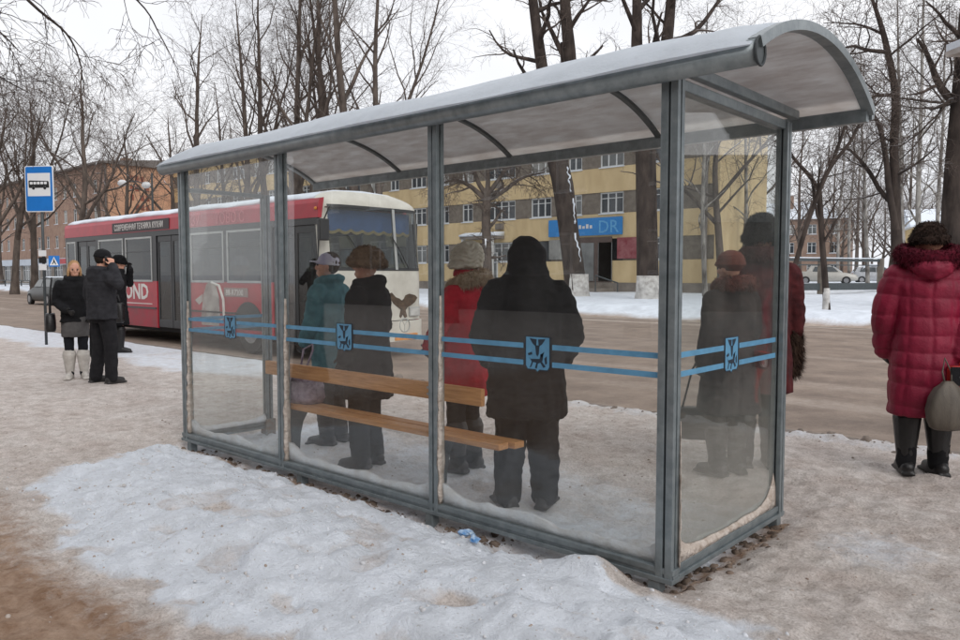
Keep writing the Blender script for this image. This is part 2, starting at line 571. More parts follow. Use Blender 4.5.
def pavement_z(P):
    x, y = P[:, 0], P[:, 1]
    warp = np.stack([fbm(P, 1.7, 3, 5), fbm(P, 1.7, 3, 6), 0 * x], 1) * 0.22
    d = plane_dist(P + warp, FRESH)
    fresh_or_lift = sstep(-0.12, 0.22, d)
    mound = sstep(-0.05, 0.75, d)
    near = sstep(16, 5, np.hypot(x, y))
    # trodden surface: heel prints and packed ridges
    z = 0.016 * fbm(P, 2.3, 3, 1) + near * (0.011 * fbm(P, 7.5, 3, 2) - 0.013 * sstep(0.25, 0.6, vnoise(P * [1, 1.3, 1], 5.2, 3)))
    z += near * (0.012 * vnoise(P * [1, 1.2, 1], 14, 12) - 0.012 * np.abs(vnoise(P, 8, 14)) + 0.006 * vnoise(P, 27, 13))
    z += mound * (0.085 + 0.025 * fbm(P, 1.8, 3, 9)) * sstep(3.10, 2.80, y + 0.05 * fbm(P, 4, 3, 19)) + fresh_or_lift * 0.008 * fbm(P, 8, 4, 8)
    # lumps and old prints in the mound
    z += fresh_or_lift * (0.018 * sstep(0.45, 0.8, vnoise(P, 5.5, 21)) - 0.035 * sstep(0.45, 0.75, vnoise(P * [1, 1.5, 1], 3.2, 22)) - 0.018 * sstep(.4, .6, vnoise(P, 8.2, 23)) + 0.006 * vnoise(P, 13, 24) + 0.007 * vnoise(P, 28, 25))
    # hard heap at the corner of the shelter
    z += 0.10 * np.exp(-((x + 1.95) ** 2 + (y - 2.93) ** 2) / 0.035) * (1 + 0.5 * vnoise(P, 9, 31))
    # floor under the shelter is trodden lower
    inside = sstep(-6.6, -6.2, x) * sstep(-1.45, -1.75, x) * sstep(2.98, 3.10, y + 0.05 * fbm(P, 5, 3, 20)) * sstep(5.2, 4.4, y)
    z -= 0.062 * inside
    # ragged snow edge along the kerb
    edge = np.exp(-((y - 6.95 - 0.08 * fbm(P, 1.4, 3, 41)) / 0.12) ** 2)
    z += edge * (0.035 + 0.05 * fbm(P, 6, 3, 42)) * near
    z -= 0.16 * sstep(7.02, 7.12, y + 0.05 * fbm(P, 3, 2, 44))
    # white drift left beside the road ahead of the stop
    drift = sstep(-7.6, -10.5, x) * sstep(5.0, 5.8, y + 0.5 * fbm(P, 0.9, 3, 51)) * 0.62
    rim = 0.46 * sstep(0.28, 0.06, np.abs(y - 6.9))
    patch = 0.40 * sstep(0.05, 0.5, fbm(P, 0.55, 4, 61)) * sstep(4.6, 6.0, y)
    cornr = 0.5 * np.exp(-((x + 1.1) ** 2 + (y - 4.3) ** 2) / 0.25)
    inn = 0.62 * np.exp(-(np.minimum(np.abs(y - 3.26), np.where((x < -5.95), np.abs(x + 6.15), 9)) / 0.07) ** 2) * (x > -6.3) * (x < -1.6)
    f = np.clip(np.maximum.reduce([fresh_or_lift * 0.98 * (1 - 0.4 * sstep(.42, .62, vnoise(P, 8.2, 23))) * sstep(3.12, 3.0, y + 0.06 * fbm(P, 4, 3, 19)) * (1 - 0.45 * sstep(.45, .75, vnoise(P * [1, 1.5, 1], 3.2, 22))), drift, rim, patch, cornr, inn * 0.6]) - 0.10 * sstep(0.55, 0.8, vnoise(P, 4.4, 71)) , 0, 1)
    f = np.maximum(f, inside * (0.53 + 0.22 * fbm(P, 2.0, 3, 91)))  # floor colour lightened under the roof to offset the roof's shade
    sand = np.maximum(sstep(2.1, 0.9, y + 0.35 * fbm(P, 0.8, 3, 81)) * sstep(-1.3, -3.0, x) * sstep(-9.5, -5.5, x) * (1 - fresh_or_lift) * 0.95,
                      0.95 * np.exp(-((y - 3.12) / 0.10) ** 2) * (x > -6.2) * (x < -1.7))
    sand = np.maximum(sand, 0.8 * np.exp(-((x + 1.66) / 0.09) ** 2) * (y > 3.1) * (y < 4.5))
    return z, {'fresh_or_lift': f, 'sand': sand}

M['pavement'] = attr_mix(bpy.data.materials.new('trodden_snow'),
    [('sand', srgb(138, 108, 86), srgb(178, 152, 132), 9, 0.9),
     ('fresh_or_lift', (0.69, 0.72, 0.77), (0.83, 0.87, 0.94), 7, 0.55)],
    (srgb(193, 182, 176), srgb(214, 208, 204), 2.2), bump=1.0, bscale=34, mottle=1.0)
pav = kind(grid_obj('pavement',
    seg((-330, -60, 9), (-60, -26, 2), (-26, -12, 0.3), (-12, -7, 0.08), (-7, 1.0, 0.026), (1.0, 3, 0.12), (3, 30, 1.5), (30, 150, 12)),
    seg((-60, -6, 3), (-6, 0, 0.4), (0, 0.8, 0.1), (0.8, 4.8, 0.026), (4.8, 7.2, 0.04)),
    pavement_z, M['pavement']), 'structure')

kb = MB()
x = -120.0
while x < 40:
    kb.box((x, 7.10, -0.3), (x + 0.99, 7.25, -0.03 + 0.004 * rnd.random()))
    x += 1.0
kind(kb.build('kerb', mat('kerb_stone', srgb(128, 118, 110), 0.9, 0, 0.35, 9, 0.5, 40)), 'structure')

# road: packed slush with sandy wheel tracks
def road_z(P):
    x, y = P[:, 0], P[:, 1]
    Q = P * [0.12, 1, 1]
    z = -0.135 + 0.012 * fbm(Q, 2.2, 3, 3) - 0.00035 * (y - 16) ** 2
    wheel = 0.5 + 0.5 * np.cos((y - 8.6) * 2 * math.pi / 1.85)
    slush = np.clip(0.38 + 0.35 * fbm(Q, 1.1, 4, 15) - 0.28 * wheel + 0.45 * sstep(23.2, 24.6, y) + 0.3 * sstep(8.1, 7.3, y), 0, 1)
    return z, {'fresh_or_lift': slush}
M['road'] = attr_mix(bpy.data.materials.new('slushy_road'),
    [('fresh_or_lift', srgb(158, 144, 132), srgb(182, 170, 160), 3.0, 0.5)],
    (srgb(116, 103, 94), srgb(148, 133, 121), 1.4), rough=0.7, bump=0.35, bscale=22)
kind(grid_obj('road', seg((-600, -80, 20), (-80, -20, 2), (-20, 6, 0.25), (6, 60, 3), (60, 400, 20)), seg((7.0, 25.4, 0.12),), road_z, M['road']), 'structure')

# far verge: ploughed bank, then a snow-covered lawn
def verge_z(P):
    x, y = P[:, 0], P[:, 1]
    bank = 0.42 * sstep(24.3, 25.6, y + 0.35 * fbm(P, 0.5, 3, 6)) * (1 - 0.45 * sstep(26.2, 29.5, y))
    z = -0.15 + bank + 0.18 * sstep(25, 40, y) + 0.55 * sstep(50, 57, y) + 0.06 * fbm(P, 0.6, 4, 2) * sstep(24.4, 26, y) + 0.05 * fbm(P, 2.6, 3, 5) * sstep(24.2, 25, y) * sstep(30, 25, y)
    f = np.clip(0.25 + 0.8 * sstep(24.2, 25.6, y + 0.5 * fbm(P, 0.8, 3, 16)) - 0.35 * sstep(0.1, 0.5, fbm(P, 0.35, 3, 17)) * sstep(28, 36, y), 0, 1)
    return z, {'fresh_or_lift': f}
M['verge'] = attr_mix(bpy.data.materials.new('verge_snow'),
    [('fresh_or_lift', (0.60, 0.64, 0.70), (0.74, 0.79, 0.86), 2.0, 0.4)],
    (srgb(150, 134, 122), srgb(176, 164, 154), 2.2), bump=0.4, bscale=14)
kind(grid_obj('verge', seg((-600, -90, 15), (-90, -32, 1.5), (-32, 4, 0.3), (4, 40, 2), (40, 400, 20)), seg((24.2, 29.5, 0.16), (29.5, 60, 1.0), (60, 400, 12)), verge_z, M['verge']), 'structure')
gp = MB()
gp.add([(-2500, -2500, -0.62), (2500, -2500, -0.62), (2500, 2500, -0.62), (-2500, 2500, -0.62)], [(0, 1, 2, 3)])
kind(gp.build('ground', mat('far_snow', (0.62, 0.62, 0.65), 0.95, 0, 0.2, 0.05)), 'structure')

# loose crumbs of snow and grit
def crumbs(name, n, region, rmin, rmax, mat_, seed, zoff=0.0):
    rr = random.Random(seed)
    pts = []
    while len(pts) < n:
        p = region(rr)
        if p:
            pts.append(p)
    P = np.array([(p[0], p[1], 0) for p in pts])
    z, _ = pavement_z(P)
    mb = MB()
    for (px, py), pz in zip(pts, z):
        r = rmin + (rmax - rmin) * rr.random() ** 3
        vs = []
        a0, hh, el = rr.uniform(0, 6), rr.uniform(.4, .8), rr.uniform(.6, 1.0)
        for lv, (rad_, zz) in enumerate(((1.1, -.35), (.95, .3 * hh), (.5, hh))):
            for a in range(6):
                t = 2 * math.pi * a / 6 + a0
                k = rad_ * rr.uniform(.78, 1.2) * r
                vs.append((px + k * math.cos(t), py + k * el * math.sin(t), pz + zoff + zz * r * rr.uniform(.85, 1.15)))
        fs = [(l * 6 + i, l * 6 + (i + 1) % 6, l * 6 + 6 + (i + 1) % 6, l * 6 + 6 + i) for l in (0, 1) for i in range(6)] + [(12, 13, 14, 15, 16, 17)]
        mb.add(vs, fs)
    o = kind(mb.build(name, mat_, None, True), 'stuff')
    return o
M['crumb_snow'] = mat('snow_crumb', (0.62, 0.65, 0.70), 0.95, 0, 0.35, 5, c2=(0.42, 0.39, 0.37), spec=0.1)
M['crumb_sandy'] = mat('sandy_crumb', srgb(182, 172, 164), 0.95, 0, 0.3, 4, c2=srgb(138, 122, 110), spec=0.1)
tag(crumbs('snow_crumbs', 900, lambda r: (r.uniform(-6.2, -0.8), r.uniform(1.6, 3.08)), 0.002, 0.016, M['crumb_snow'], 3),
    'small grey crumbs of snow scattered over the white mound', 'snow')
tag(crumbs('trodden_crumbs', 1500, lambda r: (r.uniform(-9.5, 0.6), r.uniform(0.9, 7.0)), 0.002, 0.012, M['crumb_sandy'], 4),
    'sandy crumbs of packed snow on the trodden pavement', 'snow')
tag(crumbs('dirt_crumbs', 700, lambda r: (r.uniform(-6.15, -1.72), r.gauss(3.13, 0.05)) if r.random() < .7 else (r.gauss(-1.68, .07), r.uniform(3.15, 4.5)), 0.004, 0.03, M['dirt'], 5),
    'brown dirt and ice crumbs under the bottom rails of the shelter', 'dirt')
tag(crumbs('kerb_lumps', 520, lambda r: (r.uniform(-9.5, 1.5), r.gauss(7.0, 0.07)), 0.008, 0.055, mat('dirty_ice', srgb(150, 138, 128), 0.9, 0, 0.5, 2.5, 0.3, 40, c2=srgb(84, 74, 66)), 6),
    'dirty lumps of ice and snow along the edge of the road', 'snow')
# ------------------------------------------------------------------ bus shelter
def roof_arc():
    # circle through front edge, crown and back edge (y, z)
    a, b, c = Vector((3.10, 2.36)), Vector((3.86, 2.565)), Vector((4.68, 2.325))
    d = 2 * (a.x * (b.y - c.y) + b.x * (c.y - a.y) + c.x * (a.y - b.y))
    ux = (a.length_squared * (b.y - c.y) + b.length_squared * (c.y - a.y) + c.length_squared * (a.y - b.y)) / d
    uy = (a.length_squared * (c.x - b.x) + b.length_squared * (a.x - c.x) + c.length_squared * (b.x - a.x)) / d
    o = Vector((ux, uy))
    return o, (a - o).length, math.atan2(a.y - uy, a.x - ux), math.atan2(c.y - uy, c.x - ux)
ARC_O, ARC_R, ARC_A0, ARC_A1 = roof_arc()
def arc_pt(t, dr=0.0):
    a = ARC_A0 + (ARC_A1 - ARC_A0) * t
    return ARC_O.x + (ARC_R + dr) * math.cos(a), ARC_O.y + (ARC_R + dr) * math.sin(a)
RX = [-6.42, -5.14, -3.86, -2.575, -1.29]

sh = thing('bus_shelter', 'grey metal and glass bus shelter with snow on its curved roof', 'bus shelter', (-3.95, 3.8, -0.05))
def post(x, y, z0, z1, along='x', w=0.066, d=0.066):
    m = MB()
    # two ribs with a groove between them on every visible face
    g = 0.011
    for sx in (-1, 1):
        for sy in (-1, 1):
            m.box((x + sx * g / 2, y + sy * g / 2, z0), (x + sx * w / 2, y + sy * d / 2, z1))
    p = m.build('post', M['alu'], sh, bevel=0.004)
    c = MB().box((x - w / 2 + 0.012, y - d / 2 + 0.012, z0 + .002), (x + w / 2 - 0.012, y + d / 2 - 0.012, z1 - .002))
    c.build('groove', M['alu_dark'], p)
    return p
for i, x in enumerate(SH_X):
    post(x, SH_F, 0.022, 2.315, w=0.085 if i == 3 else 0.07)
post(SH_X[3] + 0.01, SH_B, 0.0, 2.29)
post(-6.20, 3.94, -0.055, 2.15)
MB().box((-6.25, 3.89, -0.08), (-6.15, 3.99, 0.09)).build('post_shoe', M['alu_dirty'], sh, bevel=0.006)
# bottom rails: ledge over a base channel
def rail(p, q, name='bottom_rail'):
    m = MB()
    p, q = Vector(p), Vector(q)
    m.bar(p + Vector((0, 0, .012)), q + Vector((0, 0, .012)), 0.075, 0.024)
    m.bar(p + Vector((0, 0, .032)), q + Vector((0, 0, .032)), 0.050, 0.014)
    m.bar(p + Vector((0, 0, .054)), q + Vector((0, 0, .054)), 0.062, 0.028)
    return m.build(name, M['alu'], sh, bevel=0.003)
rail((-6.28, SH_F, 0.0), (-1.64, SH_F, 0.0))
rail((SH_X[3] + 0.005, SH_F + 0.045, 0.004), (SH_X[3] + 0.005, SH_B + 0.05, 0.004))
rail((-6.205, SH_F + 0.045, 0.004), (-6.205, 3.9, 0.004))
for x in (-6.16, -4.56, -3.24, -1.74):
    MB().box((x - .03, SH_F - .03, -0.16), (x + .03, SH_F + .03, -.001)).build('foot', M['alu'], sh, bevel=0.004)
MB().box((-1.72, SH_B - .03, -0.2), (-1.66, SH_B + .03, 0.003)).build('foot', M['alu'], sh, bevel=0.004)
# head beams
def beam(p, q, w, h):
    return MB().bar(p, q, w, h).build('head_beam', M['alu'], sh, bevel=0.005)
beam((-6.28, SH_F + .012, 2.345), (-1.64, SH_F + .012, 2.345), 0.05, 0.055)
beam((SH_X[3], SH_F + .03, 2.272), (SH_X[3], SH_B - .036, 2.272), 0.062, 0.05)
beam((SH_X[3] + .028, SH_F - .02, 2.345), (SH_X[3] + .028, SH_B + .12, 2.345), 0.045, 0.05)
beam((-6.2, SH_F + .036, 2.135), (-6.2, 3.91, 2.135), 0.05, 0.035)
beam((RX[0], 4.655, 2.305), (RX[4], 4.655, 2.305), 0.05, 0.075)
# panes with their film
def pane_obj(a, b, z0, z1, mat_):
    """vertical pane between plan points a and b"""
    a, b = Vector((*a, 0)), Vector((*b, 0))
    m = MB().bar(a + Vector((0, 0, (z0 + z1) / 2)), b + Vector((0, 0, (z0 + z1) / 2)), 0.008, z1 - z0)
    return m.build('glass_pane', mat_, sh)
SHIELD = [(-.5, .5), (.5, .5), (.5, -.36), (.42, -.46), (.08, -.46), (0, -.52), (-.08, -.46), (-.42, -.46), (-.5, -.36)]
def film(pane, a, b, at=None, off=0.0055):
    a, b = Vector((*a, 0)), Vector((*b, 0))
    d = (b - a).normalized()
    nrm = Vector((d.y, -d.x, 0))
    L = (b - a).length
    spans = [(0.02, L - 0.02)]
    if at is not None:
        spans = [(0.02, at - 0.095), (at + 0.095, L - 0.02)]
    for zc in (1.048, 0.958):
        for s0, s1 in spans:
            MB().bar(a + d * s0 + nrm * off + Vector((0, 0, zc)), a + d * s1 + nrm * off + Vector((0, 0, zc)), 0.0016, 0.027).build('stripe', M['blue_film'], pane)
    if at is not None:
        c = a + d * at + nrm * off + Vector((0, 0, 1.008))
        MB().prism([(x * .152, z * .175) for x, z in SHIELD], d, (0, 0, 1), c - nrm * .0008, nrm * .0016).build('emblem_shield', M['blue_film'], pane)
        f = MB()
        q = c + nrm * .0012
        def poly(pts):
            f.prism([(x * .152, z * .175) for x, z in pts], d, (0, 0, 1), q, nrm * .0008)
        poly([(-.34, .46), (-.2, .30), (-.06, .22), (-.03, .44)])
        poly([(.34, .46), (.2, .30), (.06, .22), (.03, .44)])
        poly([(-.09, .26), (.09, .26), (.06, .0), (0, -.08), (-.06, .0)])
        poly([(-.36, -.10), (-.30, -.16), (.10, -.14), (.14, .0), (.26, .02), (.22, -.20), (.06, -.28), (-.24, -.24)])
        poly([(.12, -.02), (.30, .08), (.20, -.10)])
        poly([(-.24, -.24), (-.18, -.24), (-.26, -.40), (-.34, -.42), (-.30, -.36)])
        poly([(-.04, -.26), (.03, -.26), (-.02, -.44), (-.10, -.42)])
        poly([(.12, -.24), (.20, -.22), (.36, -.36), (.26, -.40)])
        poly([(.30, -.12), (.40, -.04), (.42, -.26), (.34, -.30)])
        poly([(-.42, .0), (-.24, .06), (-.22, -.02), (-.38, -.06)])
        f.build('emblem_figure', M['film_dark'], pane)
        e = MB()
        for i in range(len(SHIELD)):
            p0, p1 = SHIELD[i], SHIELD[(i + 1) % len(SHIELD)]
            e.bar(c + d * p0[0] * .160 + Vector((0, 0, p0[1] * .184)) + nrm * .001, c + d * p1[0] * .160 + Vector((0, 0, p1[1] * .184)) + nrm * .001, 0.003, 0.0022, nrm)
        e.build('emblem_border', M['film_dark'], pane)
for i in range(3):
    a, b = (SH_X[i] + .03, SH_F), (SH_X[i + 1] - .03, SH_F)
    p = pane_obj(a, b, 0.066, 2.325, M['glass'] if i else M['glass_frost'])
    film(p, a, b, (b[0] - a[0]) / 2 - (0.07 if i == 1 else 0.0))
a, b = (SH_X[3], SH_F + .04), (SH_X[3], SH_B - .03)
p = pane_obj(a, b, 0.07, 2.25, M['glass_dirty'])
film(p, a, b, (b[1] - a[1]) / 2)
a, b = (-6.2, SH_F + .03), (-6.2, 3.91)
p = pane_obj(a, b, 0.07, 2.12, M['glass_frost'])
film(p, a, b)
# roof sheets, ribs, edge tubes
NT = 22
for k in range(4):
    x0, x1 = RX[k] + 0.006, RX[k + 1] - 0.006
    m = MB()
    rings = []
    for i in range(NT + 1):
        t = i / NT
        (y0, z0), (y1, z1) = arc_pt(t), arc_pt(t, 0.010)
        rings.append([(x0, y0, z0), (x1, y0, z0), (x1, y1, z1), (x0, y1, z1)])
    m.loft(rings).build('roof_sheet', M['poly'], sh)
for k, x in enumerate(RX):
    m = MB()
    w = 0.028 if k in (0, 4) else 0.017
    rings = []
    for i in range(NT + 1):
        t = i / NT
        dr0, dr1 = (-0.022, 0.022) if k in (0, 4) else (-0.022, -0.001)
        (y0, z0), (y1, z1) = arc_pt(t, dr0), arc_pt(t, dr1)
        rings.append([(x - w, y0, z0), (x + w, y0, z0), (x + w, y1, z1), (x - w, y1, z1)])
    m.loft(rings).build('roof_rib', M['alu'] if k in (0, 4) else M['steel_dark'], sh, smooth=False)
def gutter(y, z, r, name):
    prof = [(math.cos(a) * r * 0.86, math.sin(a) * r) for a in (2 * math.pi * i / 20 for i in range(20))]
    m = MB()
    m.loft([[(x, y + py, z + pz) for py, pz in prof] for x in (RX[0] - .04, RX[4] + .012)])
    g = m.build(name, M['alu'], sh, smooth=True)
    e = MB()
    pts = [(RX[4] + .018, y + py * 1.04, z + pz * 1.04) for py, pz in prof]
    e.tube(pts + [pts[0]], 0.006, 6)
    e.build('end_ring', M['alu_dark'], g)
    MB().loft([[(x, y + py * .9, z + pz * .9) for py, pz in prof] for x in (RX[4] + .0125, RX[4] + .016)]).build('end_cap', M['steel_dark'], g)
    return g
gutter(3.108, 2.326, 0.055, 'front_edge_tube')
MB().loft([[(x, 4.69, 2.285), (x, 4.735, 2.30), (x, 4.735, 2.34), (x, 4.70, 2.365), (x, 4.68, 2.35)] for x in (RX[0] - .03, RX[4] + .012)]).build('back_edge_trim', M['alu'], sh)
# snow lying on the roof
rings = []
xs = np.linspace(RX[0] - 0.02, RX[4] + 0.0, 70)
for i, t in enumerate(np.linspace(-0.035, 0.93, 26)):
    row = []
    for x in xs:
        e = min(1, (i + .6) / 2.2) * min(1, (25.2 - i) / 3) * min(1, (x - xs[0] + .01) / .12) * min(1, (xs[-1] - x + .03) / .15)
        h = 0.012 + 0.034 * e * (1 + 0.25 * math.sin(x * 3.1 + i * .4) + 0.2 * math.sin(x * 9.7 - i))
        y, z = arc_pt(float(t), h)
        row.append((x, y, z))
    rings.append(row)
n = len(xs)
m = MB()
m.loft(rings, cap=False, closed=False)
o2 = []
for ring, t in zip(rings, np.linspace(-0.035, 0.93, 26)):
    y, z = arc_pt(float(t), 0.0105)
    o2.append([(x, y, z) for x in xs])
m.loft([rings[0], o2[0]], cap=False, closed=False)
m.loft([rings[-1], o2[-1]], cap=False, closed=False)
m.loft([[r[0] for r in rings], [r[0] for r in o2]], cap=False, closed=False)
m.loft([[r[-1] for r in rings], [r[-1] for r in o2]], cap=False, closed=False)
sn = m.build('roof_snow', M['roof_snow'], sh, smooth=True)
# snow caught on the ledges of the rails, and crusts up the posts
def ledge(p, q, w, h0, h1, mat_, seed, side, ends=0.16):
    p, q = Vector(p), Vector(q)
    d = (q - p).normalized()
    L = (q - p).length
    sv = Vector(side)
    N = max(8, int(L / 0.025))
    S = np.linspace(0, L, N)
    nz = fbm(np.stack([S, S * 0 + seed, S * 0], 1), 6, 4, seed)
    rings = []
    for s, k in zip(S, nz):
        e = math.exp(-s / 0.07) * ends + math.exp(-(L - s) / 0.07) * ends
        h = h0 + (h1 - h0) * (0.5 + 0.5 * k) + e
        c = p + d * s
        ww = w * (0.85 + 0.3 * k)
        rings.append([c + sv * 0.006, c + sv * ww, c + sv * ww * 0.8 + Vector((0, 0, h * .55)), c + sv * ww * .4 + Vector((0, 0, h * .9)), c + sv * .006 + Vector((0, 0, h))])
    return MB().loft(rings).build('snow_ledge', mat_, sh, smooth=True)
for i in range(3):
    ledge((SH_X[i] + .04, SH_F, .066), (SH_X[i + 1] - .04, SH_F, .066), 0.12, 0.03, 0.085, M['snow_ledge'], 3 + i, (0, 1, 0), 0.07)
ledge((SH_X[3], SH_F + .05, .07), (SH_X[3], SH_B - .04, .07), 0.034, 0.02, 0.05, M['snow_sandy'], 9, (1, 0, 0), 0.17)
ledge((SH_X[3], SH_F + .05, .07), (SH_X[3], SH_B - .04, .07), 0.05, 0.03, 0.07, M['snow_ledge'], 10, (-1, 0, 0), 0.06)
ledge((-6.2, SH_F + .05, .07), (-6.2, 3.9, .07), 0.05, 0.02, 0.05, M['snow_ledge'], 11, (1, 0, 0), 0.04)
def crust(x, y, zt, dx, dy, mat_, seed):
    """frozen splash up one face of a post"""
    rr = random.Random(seed)
    rings = []
    N = 26
    for i in range(N + 1):
        z = 0.07 + (zt - .07) * i / N
        w = (0.022 + 0.016 * rr.random()) * (1 - .7 * (i / N) ** 2)
        t = 0.009 * (1 - .6 * i / N) * rr.uniform(.6, 1.4)
        nx, ny = (dx, dy)
        tx, ty = -dy, dx
        rings.append([(x - tx * w, y - ty * w, z), (x + tx * w, y + ty * w, z), (x + tx * w * .6 + nx * t, y + ty * w * .6 + ny * t, z), (x - tx * w * .6 + nx * t, y - ty * w * .6 + ny * t, z)])
    return MB().loft(rings).build('splash_crust', mat_, sh, smooth=True)
crust(SH_X[0] + .036, SH_F, 1.2, 1, 0, M['snow_sandy'], 1)
crust(SH_X[1] + .036, SH_F, 1.25, 1, 0, M['snow_sandy'], 2)
crust(SH_X[2] + .036, SH_F, 1.3, 1, 0, M['snow_sandy'], 3)
crust(SH_X[3] + .040, SH_F + .035, 0.75, .7, .7, M['snow_sandy'], 4)

# ------------------------------------------------------------------ bench inside the shelter
bench = thing('bench', 'pine plank bench with a single back rail inside the glass shelter', 'bench', (-4.1, 3.45, -0.06))
MB().box((-5.25, 3.315, 0.648), (-2.975, 3.348, 0.752)).build('back_plank', M['wood'], bench, bevel=0.006)
MB().box((-5.12, 3.385, 0.385), (-2.90, 3.475, 0.425)).build('seat_plank', M['wood'], bench, bevel=0.006)
MB().box((-5.12, 3.485, 0.385), (-2.86, 3.575, 0.425)).build('seat_plank', M['wood'], bench, bevel=0.006)
for x in (-5.02, -3.42):
    prof = [(3.36, -.12), (3.46, -.12), (3.455, .05), (3.465, .18), (3.49, .28), (3.53, .34), (3.57, .362), (3.57, .383), (3.375, .383), (3.372, .74), (3.352, .74), (3.352, .38), (3.355, .1)]
    MB().prism([(y, z) for y, z in prof], (0, 1, 0), (0, 0, 1), (x - .02, 0, 0), (.04, 0, 0)).build('leg', M['steel_dark'], bench)
    for z in (0.68, 0.72):
        MB().tube([(x, 3.309, z), (x, 3.317, z)], 0.009, 8).build('bolt', M['chrome'], bench)

# crumpled wrapper in the snow
wz = pavement_z(np.array([[-2.7, 2.94, 0.0]]))[0][0]
wr = MB()
rr = random.Random(4)
rings = []
for i in range(7):
    t = i / 6
    c = Vector((-2.78 + .15 * t, 2.93 + .03 * math.sin(t * 5), wz + .022))
    r = 0.02 + 0.008 * math.sin(t * 9)
    rings.append([c + Vector((rr.uniform(-.006, .006), math.cos(a) * r * rr.uniform(.7, 1.3), math.sin(a) * r * .75 * rr.uniform(.6, 1.3))) for a in (2 * math.pi * k / 7 for k in range(7))])
wr.loft(rings)
wrp = wr.build('wrapper', mat('blue_wrapper', srgb(70, 130, 190), 0.3, 0, 0.3, 30, c2=srgb(190, 205, 215)), None)
tag(wrp, 'crumpled blue wrapper lying in the snow below the shelter rail', 'litter')
# ------------------------------------------------------------------ city bus at the kerb
BY0, BY1, BX0, BX1, BZ = 8.2, 10.62, -22.95, -10.95, -0.13
M['bus_red'] = mat('bus_red', srgb(176, 34, 52), 0.38, 0, 0.2, 2.5, 0, c2=srgb(150, 30, 46))
M['bus_skirt'] = mat('salt_splashed_red', srgb(168, 58, 72), 0.7, 0, 0.3, 3, 0, c2=srgb(140, 74, 80))
M['bus_white'] = mat('bus_cream', srgb(206, 204, 194), 0.4, 0, 0.12, 2.5, c2=srgb(184, 180, 170))
M['bus_dark'] = mat('bus_black_trim', srgb(34, 36, 38), 0.4, 0, 0.2, 6)
M['bus_frame'] = mat('window_aluminium', srgb(168, 170, 168), 0.4, 0.3, 0.15, 8)
M['bus_glass'] = glass_mat('bus_glass', (0.42, 0.46, 0.47), 0.015, (0.42, 0.41, 0.39), 4.0)
M['bus_screen'] = glass_mat('windscreen', (0.72, 0.76, 0.77), 0.015, (0.45, 0.45, 0.44), 4.0)
M['bus_inside'] = mat('bus_lining', srgb(78, 80, 82), 0.8, 0, 0.2, 3)
M['seat_cloth'] = mat('seat_cloth', srgb(60, 52, 70), 0.9, 0, 0.3, 8)
M['letter_white'] = mat('white_letters', srgb(215, 212, 208), 0.6, 0, 0.08, 8)
M['letter_pink'] = mat('pale_red_letters', srgb(208, 108, 116), 0.6, 0, 0.2, 8)
bus = thing('city_bus', 'red and white city bus standing at the kerb with its front to the shelter', 'bus', (-16.95, 9.4, BZ))
def bpart(name, m, mt, parent=None, **k):
    return m.build(name, mt, parent or bus, **k)
Z_SK, Z_W0, Z_W1, Z_BAND, Z_TOP = 0.20, 1.28, 2.32, 2.44, 2.80
NEAR_WIN = [(-22.80, -22.18), (-20.66, -19.20), (-19.07, -17.66), (-15.82, -14.45), (-14.32, -13.02)]
NEAR_DOOR = [(-22.06, -20.84), (-17.44, -16.02), (-12.68, -11.24)]
def side_fill(Y, wins, doors, t=0.05):
    """metal of one side between openings: (lower panel, window posts)"""
    low, mid = MB(), MB()
    ops = sorted([(a, b, 'd') for a, b in doors] + [(a, b, 'w') for a, b in wins])
    x = BX0 + .05
    for a, b, kd in ops:
        if kd == 'd':
            low.box((x, Y, Z_SK), (a, Y + t, Z_W0))
            x = b
    low.box((x, Y, Z_SK), (BX1 - .30, Y + t, Z_W0))
    x = BX0 + .05
    for a, b, kd in ops:
        if a - x > 0.002:
            mid.box((x, Y, Z_W0), (a, Y + t, Z_W1))
        x = b
    mid.box((x, Y, Z_W0), (BX1 - .30, Y + t, Z_W1))
    mid.box((BX0 + .05, Y, Z_W1), (BX1 - .3, Y + t, Z_BAND))
    return low, mid
lo, mi = side_fill(BY0, NEAR_WIN, NEAR_DOOR)
side_panel = bpart('side_panel', lo, M['bus_red'])
bpart('window_band', mi, M['bus_dark'])
lo, mi = side_fill(BY1 - .05, [(-22.7 + 1.62 * i, -21.2 + 1.62 * i) for i in range(7)], [])
bpart('side_panel', lo, M['bus_red'])
bpart('window_band', mi, M['bus_dark'])
# dirty lower skirt and the moulding above it
sk = MB()
for a, b in ((-20.80, -17.48), (-15.98, -12.72)):
    sk.box((a, BY0 - .004, Z_SK + .01), (b, BY0 + .01, 0.62))
bpart('skirt', sk, M['bus_skirt'])
ml = MB()
for a, b in ((-20.80, -17.48), (-15.98, -12.72)):
    ml.box((a, BY0 - .016, 0.63), (b, BY0 + .01, 0.665))
bpart('rub_strip', ml, M['bus_dark'])
